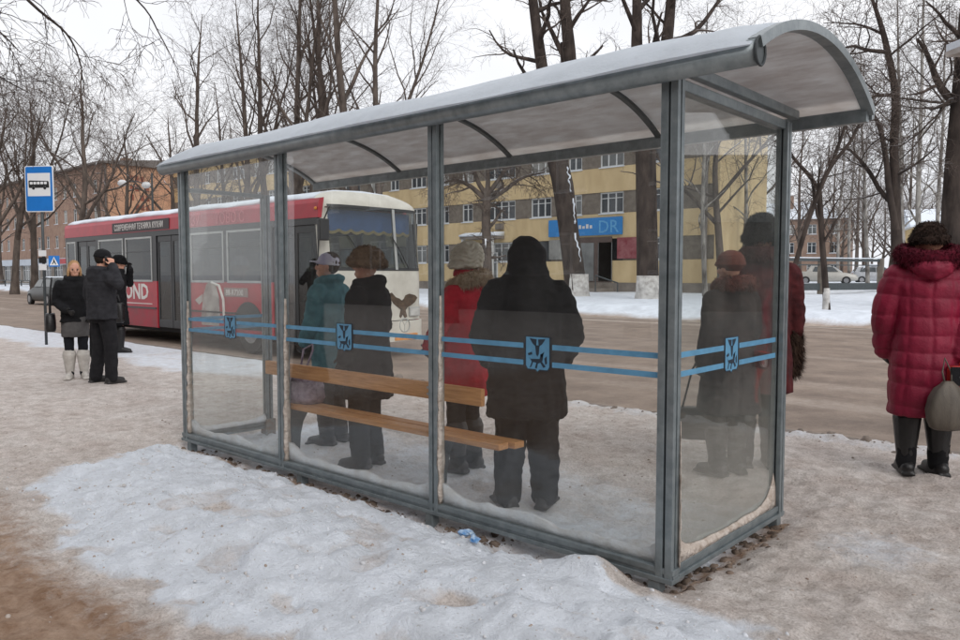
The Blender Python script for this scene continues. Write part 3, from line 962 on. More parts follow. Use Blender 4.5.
# windows with rounded light frames, a slider bar and a pane
def window(a, b, Y, out, z0=Z_W0, z1=Z_W1):
    f = MB()
    w = 0.045
    y0, y1 = (Y - .012, Y + .03) if out < 0 else (Y - .03, Y + .012)
    f.box((a, y0, z0), (b, y1, z0 + w)).box((a, y0, z1 - w), (b, y1, z1)).box((a, y0, z0 + w), (a + w, y1, z1 - w)).box((b - w, y0, z0 + w), (b, y1, z1 - w))
    o = bpart('window', f, M['bus_frame'], bevel=0.006)
    bpart('pane', MB().box((a + w, Y + .005, z0 + w), (b - w, Y + .013, z1 - w)), M['bus_glass'], o)
    if b - a > 1:
        bpart('slider_bar', MB().box((a + w, y0 + .004, z1 - .36), (b - w, y0 + .02, z1 - .335)), M['bus_dark'], o)
for a, b in NEAR_WIN:
    window(a, b, BY0, -1, Z_W0 - .02, Z_W1)
for i in range(7):
    window(-22.7 + 1.62 * i, -21.2 + 1.62 * i, BY1 - .02, 1)
for a, b in NEAR_DOOR:
    mid = (a + b) / 2
    for p, q in ((a + .02, mid - .01), (mid + .01, b - .02)):
        f = MB()
        y0, y1 = BY0 + .02, BY0 + .06
        f.box((p, y0, .22), (q, y1, .40)).box((p, y0, 2.18), (q, y1, 2.31)).box((p, y0, .40), (p + .07, y1, 2.18)).box((q - .07, y0, .40), (q, y1, 2.18))
        d = bpart('door', f, M['bus_dark'], bevel=0.006)
        bpart('pane', MB().box((p + .07, y0 + .012, .40), (q - .07, y0 + .02, 2.18)), M['bus_glass'], d)
        bpart('handle', MB().tube([(p + .12, y0 + .05, .9), (q - .12, y0 + .05, 1.45)], 0.012, 6), M['bus_frame'], d)
# roof band with lettering boards
bpart('roof_band', MB().loft([[(x, BY0 - .012, Z_BAND), (x, BY0 + .06, Z_BAND), (x, BY0 + .12, Z_TOP), (x, BY0 + .03, Z_TOP - .02), (x, BY0 - .006, Z_TOP - .10)] for x in (BX0 + .04, BX1 - .26)]), M['bus_red'])
bpart('roof_band', MB().loft([[(x, BY1 - .002, Z_BAND), (x, BY1 - .06, Z_BAND), (x, BY1 - .12, Z_TOP), (x, BY1 - .05, Z_TOP - .02), (x, BY1 - .006, Z_TOP - .10)] for x in (BX0 + .04, BX1 - .62)]), M['bus_red'])
bpart('advert_board', MB().box((-19.75, BY0 - .024, 2.46), (-16.75, BY0 - .004, 2.70)), mat('dark_board', srgb(58, 50, 52), 0.6))
text_obj('СОВРЕМЕННАЯ ТЕХНИКА КУХНИ', 0.20, M['letter_white'], bus, (-19.62, BY0 - .0265, 2.51), (1, 0, 0), (0, 0, 1), 'lettering', .002, 0.79)
text_obj('ЗУ', 0.30, M['letter_pink'], bus, (-15.75, BY0 - .0155, 2.475), (1, 0, 0), (0, 0, 1))
text_obj('ТОВО С', 0.30, M['letter_pink'], bus, (-14.75, BY0 - .0155, 2.475), (1, 0, 0), (0, 0, 1))
text_obj('REDMOND', 0.50, M['letter_white'], bus, (-20.62, BY0 - .003, 0.86), (1, 0, 0), (0, 0, 1), 'lettering', .002, 1.10, bold=.014)
bpart('web_line', MB().box((-19.3, BY0 - .004, 0.735), (-17.7, BY0 + .002, 0.755)), M['letter_white'])
# printed kettle on the panel beside the front door
kt = MB()
kx, kz = -15.05, 0.36
kt.prism([(-.34, 0), (.36, 0), (.42, .16), (.38, .62), (.26, .86), (.10, .92), (.02, .92), (-.12, .86), (-.26, .62), (-.36, .16)], (1, 0, 0), (0, 0, 1), (kx, BY0 - .006, kz), (0, .004, 0))
kt.prism([(-.62, .52), (-.28, .66), (-.30, .50), (-.44, .42)], (1, 0, 0), (0, 0, 1), (kx, BY0 - .006, kz), (0, .004, 0))
bpart('kettle_print', kt, mat('kettle_print', srgb(196, 190, 184), 0.5, 0, 0.35, 2.5, c2=srgb(120, 108, 106)))
kh = MB()
kh.tube([(kx + .12, BY0 - .012, kz + .90), (kx + .42, BY0 - .012, kz + .84), (kx + .58, BY0 - .012, kz + .56), (kx + .60, BY0 - .012, kz + .22), (kx + .46, BY0 - .012, kz + .10)], 0.03, 6)
bpart('kettle_handle_print', kh, M['letter_white'])
bpart('price_board', MB().box((-14.45, BY0 - .01, .98), (-13.55, BY0 - .002, 1.16)), mat('pale_board', srgb(150, 132, 130), 0.6))
text_obj('88-R7200', 0.17, M['letter_white'], bus, (-14.38, BY0 - .0125, 1.01), (1, 0, 0), (0, 0, 1), 'lettering', .002, 1.0)
# roof and its snow
rp = [(BY0 + .10, Z_TOP - .03), (BY0 + .22, Z_TOP + .06), (BY0 + .55, Z_TOP + .12), (9.41, Z_TOP + .15), (BY1 - .55, Z_TOP + .12), (BY1 - .22, Z_TOP + .06), (BY1 - .10, Z_TOP - .03), (9.41, Z_TOP - .05)]
bpart('roof', MB().loft([[(x, y, z) for y, z in rp] for x in (BX0 + .03, BX1 - .42)]), M['bus_white'])
rs, xs = [], np.linspace(BX0 + .04, BX1 - .55, 60)
for x in xs:
    k = 0.02 * math.sin(x * 2.3) + 0.012 * math.sin(x * 7.1)
    rs.append([(x, BY0 + .09, Z_TOP - .012), (x, BY0 + .085, Z_TOP + .035 + k), (x, BY0 + .22, Z_TOP + .11 + k), (x, BY0 + .55, Z_TOP + .18), (x, 9.41, Z_TOP + .21), (x, BY1 - .55, Z_TOP + .18), (x, BY1 - .2, Z_TOP + .10), (x, BY1 - .1, Z_TOP)])
bpart('roof_snow', MB().loft(rs), M['snow'], smooth=True)
# back
bk = MB()
bk.box((BX0, BY0 + .02, Z_SK), (BX0 + .05, BY1 - .02, Z_W0)).box((BX0, BY0 + .02, Z_W1), (BX0 + .05, BY1 - .02, Z_TOP - .03)).box((BX0, BY0 + .02, Z_W0), (BX0 + .05, BY0 + .25, Z_W1)).box((BX0, BY1 - .25, Z_W0), (BX0 + .05, BY1 - .02, Z_W1))
bpart('back_panel', bk, M['bus_red'])
bpart('back_pane', MB().box((BX0 + .02, BY0 + .25, Z_W0), (BX0 + .03, BY1 - .25, Z_W1)), M['bus_glass'])
# front: rounded in plan, leaning back above the sill, domed at the top
def front_pt(s, z, inset=0.0):
    q = abs(2 * s - 1)
    x = BX1 + 0.03 - inset - 0.24 * q ** 8 - 0.05 * q * q
    if z > 1.4:
        x -= (z - 1.4) * 0.09
    if z > 2.66:
        x -= 0.28 * ((z - 2.66) / 0.30) ** 2
    if z < 0.55:
        x += 0.03
    w = BY1 - BY0 - .03
    ins = 0.42 * (max(0, z - 2.66) / 0.295) ** 2.6
    return Vector((x, BY0 + .015 + ins + s * (w - 2 * ins), z))
def front_patch(s0, s1, z0, z1, ns, nz, off=0.0, t=0.03, skew=0.0):
    g, g2 = [], []
    for j in range(nz + 1):
        z = z0 + (z1 - z0) * j / nz
        sh_ = skew * (j / nz)
        g.append([front_pt(s0 + (s1 - s0) * i / ns + sh_, z) + Vector((off, 0, 0)) for i in range(ns + 1)])
        g2.append([p - Vector((t, 0, 0)) for p in g[-1]])
    m = MB()
    m.loft(g, False, False).loft(g2, False, False)
    m.loft([g[0], g2[0]], False, False).loft([g[-1], g2[-1]], False, False)
    m.loft([[r[0] for r in g], [r[0] for r in g2]], False, False).loft([[r[-1] for r in g], [r[-1] for r in g2]], False, False)
    return m
WZ0, WZ1 = 1.52, 2.66
bpart('front_panel', front_patch(0, 1, 0.56, WZ0, 30, 5), M['bus_white'], smooth=True)
bpart('bumper', front_patch(0, 1, 0.16, 0.545, 30, 4, .03, .06), M['bus_white'], smooth=True)
bpart('front_dome', front_patch(0, 1, WZ1, 2.955, 30, 8), M['bus_white'], smooth=True)
bpart('corner_pillar', front_patch(0, .055, WZ0, WZ1, 4, 4), M['bus_white'], smooth=True)
bpart('corner_pillar', front_patch(.945, 1, WZ0, WZ1, 4, 4), M['bus_white'], smooth=True)
bpart('windscreen_seal', front_patch(.055, .945, WZ0 - .02, WZ0 + .035, 30, 1, .006, .02), M['bus_dark'])
bpart('windscreen_seal', front_patch(.055, .945, WZ1 - .035, WZ1 + .02, 30, 1, .006, .02), M['bus_dark'])
bpart('windscreen', front_patch(.058, .645, WZ0 + .035, WZ1 - .035, 16, 6, -.004, .008, 0), M['bus_screen'], smooth=True)
bpart('windscreen', front_patch(.665, .942, WZ0 + .035, WZ1 - .035, 12, 6, -.004, .008), M['bus_screen'], smooth=True)
bpart('centre_pillar', front_patch(.642, .668, WZ0, WZ1, 2, 6, .012, .04, -0.0), M['bus_frame'])
bpart('top_cap', MB().loft([[front_pt(i / 20, 2.955) for i in range(21)], [Vector((BX1 - .75, BY0 + .5 + (BY1 - BY0 - 1.0) * i / 20, 2.965)) for i in range(21)], [Vector((BX1 - .95, BY0 + .5 + (BY1 - BY0 - 1.0) * i / 20, 2.95)) for i in range(21)]], False, False), M['bus_white'])
for s in (0.16, 0.84):
    p = front_pt(s, .62)
    h = bpart('headlight', MB().box((p.x - .02, p.y - .14, .62), (p.x + .045, p.y + .14, .80)), M['bus_frame'], bevel=.012)
    bpart('lens', MB().box((p.x + .046, p.y - .12, .64), (p.x + .05, p.y + .12, .78)), mat('headlamp_lens', (0.5, 0.5, 0.48), 0.15), h)
p = front_pt(.02, 2.62)
bpart('marker_lamp', MB().ball((BX1 - .32, BY0 - .02, 2.60), .03, 8, 5), mat('amber_lens', srgb(220, 140, 40), 0.3))
# wing mirror and wipers
mr = bpart('mirror', MB().box((BX1 - .10, BY0 - .16, 2.02), (BX1 + .0, BY0 + .04, 2.40)), M['bus_dark'], bevel=.02)
bpart('mirror_arm', MB().tube([(BX1 - .2, BY0 + .1, 2.62), (BX1 + .05, BY0 + .0, 2.6), (BX1 - .03, BY0 - .06, 2.38)], .014, 6), M['bus_dark'], mr)
for s in (.35, .78):
    a, b = front_pt(s, WZ0 + .02), front_pt(s - .16, WZ0 + .62)
    bpart('wiper', MB().tube([a + Vector((.03, 0, 0)), (a + b) / 2 + Vector((.045, 0, 0)), b + Vector((.02, 0, 0))], .010, 5), M['black'])
# bird emblem, ring badge and plate on the front
def fpoly(pts, mt, name, dx):
    y0 = 9.94
    x = front_pt(.72, 1.0).x
    return bpart(name, MB().prism(pts, (0, 1, 0), (0, 0, 1), (x + dx - .02, y0, 0), (.022, 0, 0)), mt)
M['bird'] = mat('brown_print', srgb(96, 78, 60), 0.7, 0, 0.4, 14, c2=srgb(52, 42, 34))
fpoly([(-.36, 1.07), (-.30, 1.09), (-.20, 1.00), (-.10, .97), (-.04, .93), (.02, .97), (.06, 1.03), (.16, 1.06), (.30, 1.03), (.36, .98), (.30, .90), (.20, .84), (.10, .80), (.05, .74), (.09, .62), (.03, .60), (-.02, .67), (-.07, .60), (-.11, .63), (-.07, .76), (-.17, .82), (-.26, .88), (-.33, .97)], M['bird'], 'bird_emblem', .012)
bd = MB()
pts = [(front_pt(.72, .5).x + .03, 9.92 + .13 * math.cos(a), .46 + .13 * math.sin(a)) for a in (2 * math.pi * i / 20 for i in range(21))]
bd.tube(pts, .012, 6)
bd.tube([pts[3], (pts[0][0], 9.92, .46), pts[7]], .009, 5).tube([(pts[0][0], 9.92, .46), pts[15]], .009, 5)
bpart('ring_badge', bd, M['bus_frame'])
px_ = front_pt(.72, .3).x
pl = bpart('number_plate', MB().box((px_ + .002, 9.66, .18), (px_ + .05, 10.24, .30)), mat('orange_plate', srgb(206, 138, 70), 0.6, 0, 0.15, 8))
# pelmet curtain with a fringe behind the windscreen
pc, fr_ = [], []
for i in range(60):
    s = .07 + .86 * i / 59
    q = front_pt(s, 2.60, .16)
    dz = .05 * abs(math.sin(i * .42))
    pc.append((q, q - Vector((0, 0, .36 + dz))))
bpart('curtain', MB().loft([[a for a, b in pc], [b for a, b in pc], [b - Vector((.012, 0, 0)) for a, b in pc], [a - Vector((.012, 0, 0)) for a, b in pc]], False, False), mat('blue_curtain', srgb(86, 120, 176), 0.9, 0, 0.3, 6))
bpart('curtain_fringe', MB().loft([[b + Vector((.004, 0, .025)) for a, b in pc], [b - Vector((-.004, 0, .03)) for a, b in pc], [b - Vector((.016, 0, .03)) for a, b in pc], [b + Vector((-.016, 0, .025)) for a, b in pc]], False, False), mat('gold_fringe', srgb(190, 160, 100), 0.9))
# cabin
bpart('floor', MB().box((BX0 + .06, BY0 + .07, .34), (BX1 - .45, BY1 - .07, .40)), M['bus_inside'])
bpart('ceiling', MB().box((BX0 + .06, BY0 + .07, 2.48), (BX1 - .5, BY1 - .07, 2.52)), M['bus_inside'])
bpart('engine_cover', MB().box((BX1 - 1.2, BY0 + .9, .40), (BX1 - .40, BY1 - .3, 1.05)), M['bus_inside'], bevel=.04)
bpart('dashboard', MB().box((BX1 - .62, BY0 + .5, 1.0), (BX1 - .36, BY1 - .2, 1.42)), M['bus_dark'], bevel=.03)
bpart('steering_wheel', MB().tube([(BX1 - .72 + .06 * math.sin(a), 10.0 + .22 * math.cos(a), 1.45 + .2 * math.sin(a)) for a in (2 * math.pi * i / 18 for i in range(19))], .016, 6), M['black'])
seat_me = MB().box((-.20, -.42, .40), (.22, .42, .48)).box((-.24, -.42, .48), (-.15, .42, 1.10)).box((-.1, -.3, 0), (.1, .3, .40)).mesh('bus_seat')
seat_me.materials.append(M['seat_cloth'])
for x in (-22.0, -20.0, -19.2, -18.4, -15.4, -14.6, -13.8, -13.1):
    for y in ((8.75, 10.05) if x < -21 or -21 < x < -17.5 or x > -15.9 else (10.05,)):
        put('seat', seat_me, bus, (x - bus.location.x, y - bus.location.y, .40 - bus.location.z))
for x in (-21.4, -18.2, -15.9, -14.2, -12.8):
    bpart('grab_pole', MB().tube([(x, 9.2, .4), (x, 9.2, 2.48)], .018, 6), M['bus_frame'])
for x in (-20.35, -13.55):
    for y, o in ((BY0 + .04, 1), (BY1 - .04, -1)):
        wc = MB().tube([(x, y, BZ + .46), (x, y + o * .26, BZ + .46)], .46, 24)
        w = bpart('wheel', wc, M['black'])
        bpart('rim', MB().tube([(x, y - o * .006, BZ + .46), (x, y - o * .002, BZ + .46)], .27, 18), M['chrome'], w)
        arch = MB()
        pts = [(x + .56 * math.cos(a), y - o * .045, BZ + .46 + .56 * math.sin(a)) for a in (math.pi * (i / 14) for i in range(15))]
        bpart('wheel_arch', arch.prism([(p[0], p[2]) for p in pts], (1, 0, 0), (0, 0, 1), (0, y - o * .048, 0), (0, o * .006, 0)), M['bus_dark'])
bpart('underframe', MB().box((BX0 + .3, BY0 + .3, BZ + .22), (BX1 - .5, BY1 - .3, .33)), M['black'])

# ------------------------------------------------------------------ bus stop sign
sp = at_depth(45, 300, 15.6)
sp = Vector((sp.x, sp.y, 0))
stop = thing('bus_stop_sign', 'blue bus stop sign with a black bus on white, on a thin grey pole', 'sign', sp)
MB().tube([sp + Vector((0, 0, -.1)), sp + Vector((0.0, 0, 3.55))], .028, 8).build('pole', M['steel_dark'], stop, smooth=True)
sd = RT.copy()
sn_ = Vector((sd.y, -sd.x, 0))
sd = (Matrix.Rotation(R(-8), 3, 'Z') @ sd)
sn_ = Vector((sd.y, -sd.x, 0))
sc = sp + Vector((0, 0, 3.15)) + sn_ * .05 - sd * .01
def rrect(w, h, r, n=4):
    out = []
    for cx, cy, a0 in ((w / 2 - r, h / 2 - r, 0), (-w / 2 + r, h / 2 - r, 90), (-w / 2 + r, -h / 2 + r, 180), (w / 2 - r, -h / 2 + r, 270)):
        for i in range(n + 1):
            a = R(a0 + 90 * i / n)
            out.append((cx + r * math.cos(a), cy + r * math.sin(a)))
    return out
M['sign_white'] = mat('sign_white', srgb(226, 228, 230), 0.5, 0, 0.06, 3)
M['sign_blue'] = mat('sign_blue', srgb(24, 116, 198), 0.45, 0, 0.1, 3)
pl = MB().prism(rrect(.62, .92, .04), sd, (0, 0, 1), sc - sn_ * .002, -sn_ * .02).build('plate', M['sign_white'], stop)
MB().prism(rrect(.585, .885, .03), sd, (0, 0, 1), sc, -sn_ * .004).build('blue_field', M['sign_blue'], pl)
MB().prism(rrect(.50, .46, .005, 1), sd, (0, 0, 1), sc + sn_ * .003 + Vector((0, 0, .085)), -sn_ * .004).build('white_field', M['sign_white'], pl)
ic = MB()
iq = sc + sn_ * .006 + Vector((0, 0, .085))
ic.prism([(-.225, .075), (-.20, .085), (.20, .07), (.215, .055), (.225, -.05), (.22, -.065), (.165, -.065), (.15, -.035), (.11, -.035), (.09, -.065), (-.08, -.065), (-.10, -.035), (-.14, -.035), (-.16, -.065), (-.215, -.065), (-.225, -.04)], sd, (0, 0, 1), iq, -sn_ * .003)
for cx in (-.12, .13):
    ic.prism([(cx + .032 * math.cos(a), -.068 + .032 * math.sin(a)) for a in (2 * math.pi * i / 12 for i in range(12))], sd, (0, 0, 1), iq + sn_ * .0012, -sn_ * .003)
ic.build('bus_symbol', M['black'], pl)
iw = MB()
for k in range(5):
    iw.prism(rrect(.062, .05, .008, 1), sd, (0, 0, 1), iq + sn_ * .0015 + sd * (-.165 + .078 * k) + Vector((0, 0, .03)), -sn_ * .003)
iw.build('symbol_windows', M['sign_white'], pl)
for zc, hh, mt in ((1.86, .12, M['sign_white']), (1.72, .12, M['bus_dark']), (1.58, .12, M['sign_white'])):
    MB().prism(rrect(.17, hh, .008, 1), sd, (0, 0, 1), sp + sn_ * .036 + Vector((0, 0, zc)), -sn_ * .008).build('notice_plate', mt, stop)
for z in (2.95, 3.40):
    MB().tube([sp + Vector((0, 0, z - .02)), sp + Vector((0, 0, z + .02))], .036, 8).build('clamp', M['bus_frame'], stop)

# ------------------------------------------------------------------ cars
def car(name, label, loc, rz, paint, L=4.1, hatch=True, snow=False, group=None):
    c = thing(name, label, 'car', loc, rz, group)
    W = 0.83
    pm = paint
    # body sections along x (front is +x): (x, half width, z bottom, z belt)
    secs = [(-L / 2, .66, .40, .78), (-L / 2 + .06, .76, .28, .92), (-L / 2 + .5, W, .22, .97), (-.4, W + .01, .20, .95), (.55, W + .01, .20, .92), (L / 2 - .9, W, .22, .88), (L / 2 - .25, .76, .26, .76), (L / 2 - .03, .66, .32, .66), (L / 2, .60, .38, .58)]
    rings = []
    for x, w, a, b in secs:
        rings.append([(x, -w + .05, a), (x, w - .05, a), (x, w, a + .12), (x, w + .005, (a + b) / 2), (x, w - .04, b - .06), (x, w - .12, b), (x, -w + .12, b), (x, -w + .04, b - .06), (x, -w - .005, (a + b) / 2), (x, -w, a + .12)])
    MB().loft(rings).build('body', pm, c, smooth=True, world=False)
    ct = [(-L / 2 + (.16 if hatch else .75), .70, .92, .93), (-L / 2 + (.42 if hatch else 1.05), .66, .93, 1.36), (-L / 2 + 1.2, .64, .94, 1.44), (.20, .63, .92, 1.42), (.50, .65, .90, 1.30), (L / 2 - 1.05, .70, .86, .88)]
    rings = []
    for x, w, a, b in ct:
        tw = w - .10 if b > 1.0 else w
        rings.append([(x, -w - .06, a), (x, w + .06, a), (x, tw + .03, b - .05 if b > 1 else b - .003), (x, tw - .06, b), (x, -tw + .06, b), (x, -tw - .03, b - .05 if b > 1 else b - .003)])
    MB().loft(rings).build('cabin', pm, c, smooth=False, world=False)
    gm = M['car_glass']
    for s in (-1, 1):
        for x0, x1, xt0, xt1 in ((-L / 2 + (.55 if hatch else 1.2), -.28, -L / 2 + (.72 if hatch else 1.35), -.30), (-.20, .80, -.22, .40)):
            m = MB()
            m.prism([(x0, .96), (x1, .96), (xt1, 1.33), (xt0, 1.33)], (1, 0, 0), (0, -.30 * s, 1), (0, s * (.74 + .29) - s * .015, 0), (0, s * .012, 0))
            m.build('side_window', gm, c, world=False)
        for x in (-L / 2 + .72, L / 2 - .80):
            w = MB().tube([(x, s * (W - .17), .30), (x, s * (W + .02), .30)], .30, 18).build('wheel', M['black'], c, world=False)
            MB().tube([(x, s * (W + .015), .30), (x, s * (W + .028), .30)], .18, 12).build('rim', M['chrome'], w, world=False)
        MB().box((L / 2 - .10, s * .42, .55), (L / 2 + .005, s * .64, .68)).build('headlight', M['bus_frame'], c, world=False, bevel=.015)
        MB().box((-L / 2 - .004, s * .48, .66), (-L / 2 + .08, s * .70, .86)).build('tail_light', mat('tail_red', (0.25, .01, .01), .3), c, world=False, bevel=.012)
    MB().add([(.54, -.56, 1.31), (.54, .56, 1.31), (L / 2 - 1.05 + .03, .64, .91), (L / 2 - 1.05 + .03, -.64, .91)], [(0, 1, 2, 3)]).build('windscreen', gm, c, world=False)
    xr0, xr1 = (-L / 2 + .14, -L / 2 + .39) if hatch else (-L / 2 + .73, -L / 2 + 1.03)
    MB().add([(xr0, -.62, .97), (xr0, .62, .97), (xr1, .52, 1.34), (xr1, -.52, 1.34)], [(0, 1, 2, 3)]).build('rear_window', gm, c, world=False)
    if snow:
        rings = []
        for x, w, b in ((-L / 2 + .1, .60, .96), (-L / 2 + .5, .72, 1.06), (-L / 2 + .9, .66, 1.42), (-.6, .62, 1.56), (.2, .60, 1.53), (.7, .66, 1.26), (L / 2 - .9, .72, 1.02), (L / 2 - .2, .62, .86)):
            rings.append([(x, -w, b - .12), (x, w, b - .12), (x, w * .9, b - .02), (x, w * .4, b + .05), (x, -w * .4, b + .05), (x, -w * .9, b - .02)])
        MB().loft(rings).build('snow_cover', M['snow'], c, smooth=True, world=False)
    else:
        rings = []
        for x, w, b in ((-L / 2 + 1.15, .56, 1.44), (-.5, .57, 1.45), (.15, .56, 1.43)):
            rings.append([(x, -w, b - .02), (x, w, b - .02), (x, w * .9, b + .03), (x, -w * .9, b + .035)])
        MB().loft(rings).build('roof_snow', M['snow'], c, smooth=True, world=False)
    return c
M['car_glass'] = mat('car_window', (0.05, 0.06, 0.065), 0.08, 0, 0.3, 2, spec=0.8)
car('hatchback_car', 'dark grey hatchback driving on the road beyond the bus stop sign', (-43.8, 15.1, -0.14), R(180), mat('grey_car_paint', srgb(66, 68, 68), 0.4, 0.3, 0.2, 3))
# ------------------------------------------------------------------ buildings
M['yellow_wall'] = mat('yellow_plaster', srgb(214, 192, 150), 0.9, 0, 0.16, 0.9, 0.2, 12, c2=srgb(188, 164, 124), stretch=(1, 1, .3))
M['grey_brick'] = mat('grey_brick', srgb(126, 118, 108), 0.9, 0, 0.3, 2.5, 0.3, 16, c2=srgb(100, 92, 84))
M['plinth'] = mat('grey_plinth', srgb(132, 124, 116), 0.95, 0, 0.3, 1.5)
M['brown_brick'] = mat('brown_brick', srgb(160, 134, 118), 0.95, 0, 0.22, 1.6, 0.3, 14, c2=srgb(138, 112, 98))
M['orange_wall'] = mat('orange_plaster', srgb(208, 166, 138), 0.9, 0, 0.15, 0.7, c2=srgb(190, 146, 118))
M['far_brick'] = mat('far_red_brick', srgb(150, 128, 112), 0.95, 0, 0.2, 1.2, c2=srgb(128, 106, 94))
M['frame_white'] = mat('white_window_frame', srgb(204, 206, 206), 0.6, 0, 0.1, 3)
M['pane_dark'] = mat('dark_pane', (0.055, 0.065, 0.075), 0.10, 0, 0.4, 0.35, spec=0.6)
M['pane_mid'] = mat('curtained_pane', (0.17, 0.18, 0.18), 0.15, 0, 0.5, 0.5, spec=0.6)
M['pane_light'] = mat('net_curtain_pane', (0.34, 0.34, 0.32), 0.2, 0, 0.5, 0.6, spec=0.6)
M['roof_tin'] = mat('roof_tin', srgb(118, 112, 108), 0.6, 0.2, 0.2, 1)
PANES = [M['pane_dark'], M['pane_dark'], M['pane_mid'], M['pane_dark'], M['pane_mid'], M['pane_light']]
_wm = {}
def window_mesh(w, h, cols=2):
    """frame ring with mullions, and its pane; x across, y outwards (-), z up; origin bottom centre"""
    k = (round(w, 2), round(h, 2), cols)
    if k not in _wm:
        f = MB()
        t = 0.09
        f.box((-w / 2, -.06, 0), (w / 2, .04, t)).box((-w / 2, -.06, h - t), (w / 2, .04, h)).box((-w / 2, -.06, t), (-w / 2 + t, .04, h - t)).box((w / 2 - t, -.06, t), (w / 2, .04, h - t))
        for i in range(1, cols):
            x = -w / 2 + w * i / cols
            f.box((x - .045, -.05, t), (x + .045, .03, h - t))
        f.box((-w / 2 + t, -.045, h * .70), (w / 2 - t, .025, h * .70 + .05))
        fm = f.mesh('window_frame')
        fm.materials.append(M['frame_white'])
        ps = []
        for pmx in (M['pane_dark'], M['pane_mid'], M['pane_light']):
            pm = MB().box((-w / 2 + t * .6, 0.0, t * .6), (w / 2 - t * .6, .015, h - t * .6)).mesh('pane')
            pm.materials.append(pmx)
            ps.append(pm)
        sm = MB().box((-w / 2 - .08, -.22, -.06), (w / 2 + .08, .02, -.005)).mesh('sill')
        sm.materials.append(M['snow'])
        _wm[k] = (fm, ps, sm)
    return _wm[k]
def put_window(b, x, z, w, h, cols, rr, y=0.12, rz=0, loc=None, sill=True):
    fm, ps, sm = _wm.get((round(w, 2), round(h, 2), cols)) or window_mesh(w, h, cols)
    wo = put('window', fm, b, loc or (x, y, z), rz)
    put('pane', rr.choices(ps, (5, 3, 2))[0], wo)
    if sill:
        put('sill', sm, wo)
    return wo
def wall_with_holes(m, x0, x1, z0, z1, y0, y1, holes):
    """fill a wall strip around window holes that all share one row: holes = [(a, b)], full strip height"""
    x = x0
    for a, b in sorted(holes):
        if a > x:
            m.box((x, y0, z0), (a, y1, z1))
        x = b
    if x1 > x:
        m.box((x, y0, z0), (x1, y1, z1))

# --- yellow apartment block across the road (local x along the street, facade towards -y)
rr = random.Random(11)
YX0, YX1, YY = -98.0, at_row(714, 250, 46).x, 46.0
yb = thing('apartment_block', 'yellow apartment block with grey window bands across the road behind the shelter', 'building', (YX0, YY, 0))
Lb = YX1 - YX0
ROWS = [(2.45, 3.95), (5.72, 7.18), (8.92, 10.38), (12.12, 13.5)]
wins = []
x = Lb - 2.2
pat = ['t', 'w', 'n', 'w', 't', 'n', 'n', 'w', 'n', 'n', 't', 'w', 'n', 'n', 'w', 'n', 't', 'w', 'n', 'n', 'w', 'n', 'n', 'w', 'n']
wid = {'n': (1.15, 2), 'w': (1.9, 3), 't': (2.9, 4)}
for k in pat:
    w, c = wid[k]
    if x - w < 1:
        break
    wins.append((x - w / 2, w, c))
    x -= w + 1.55
sp_ = MB()
prev = 0.9
for i, (z0, z1) in enumerate(ROWS):
    sp_.box((0, 0, prev), (Lb, .35, z0 - .02))
    xx = 0
    for a_, b_ in sorted((c - w / 2, c + w / 2) for c, w, n_ in wins) + [(Lb, Lb)]:
        if a_ > xx:
            MB().box((xx, .05, z0 - .02), (a_, .35, z1 + .02)).build('brick_pier', M['grey_brick'], yb, world=False)
        xx = b_
    prev = z1 + .02
sp_.box((0, 0, prev), (Lb, .35, 14.5))
sp_.build('spandrel_wall', M['yellow_wall'], yb, world=False)
ew = MB().box((Lb, 0, .9), (Lb + .3, 7.5, 14.5))
ew.build('end_wall', M['yellow_wall'], yb, world=False)
MB().box((-.01, -.06, -.5), (Lb + .32, 7.5, .9)).build('plinth', M['plinth'], yb, world=False)
MB().box((0, .4, .9), (Lb, .5, 14.4)).build('inner_wall', M['pane_dark'], yb, world=False)
rf = MB().prism([(-.5, 14.5), (8, 14.5), (8, 14.7), (3.75, 15.9), (-.5, 14.7)], (0, 1, 0), (0, 0, 1), (-.4, 0, 0), (Lb + 1.0, 0, 0)).build('roof', M['roof_tin'], yb, world=False)
MB().prism([(-.52, 14.71), (3.75, 15.92), (8.02, 14.71), (8.02, 14.83), (3.75, 16.06), (-.52, 14.83)], (0, 1, 0), (0, 0, 1), (-.42, 0, 0), (Lb + 1.04, 0, 0)).build('roof_snow', M['snow'], rf, world=False)
for xx in (20, 41, 60):
    MB().box((xx, 5, 15.5), (xx + 1.1, 6, 17.4)).build('chimney', M['grey_brick'], rf, world=False)
DOORS_Y = [at_row(488, 250, YY).x - YX0]
SHOP = (at_row(547, 250, YY).x - YX0, at_row(640, 250, YY).x - YX0)
for i, (z0, z1) in enumerate(ROWS):
    for c, w, n_ in wins:
        if i == 0 and (SHOP[0] - .6 < c < SHOP[1] + .6 or abs(c - DOORS_Y[0]) < 1.2):
            continue
        put_window(yb, c, z0, w, z1 - z0, n_, rr, .16)
for k in range(14):
    c, w, n_ = rr.choice(wins)
    i = rr.choice((1, 2))
    if SHOP[0] - 2 < c < SHOP[1] + 2:
        continue
    MB().box((c - .35, -.28, ROWS[i][0] - .75), (c + .35, .0, ROWS[i][0] - .28)).build('air_conditioner', M['plinth'], yb, world=False, bevel=.02)
for xx in (Lb - .5, Lb - 24, Lb - 46):
    MB().tube([(xx, -.14, .3), (xx, -.14, 14.4)], .09, 8).build('downpipe', M['roof_tin'], yb, world=False)
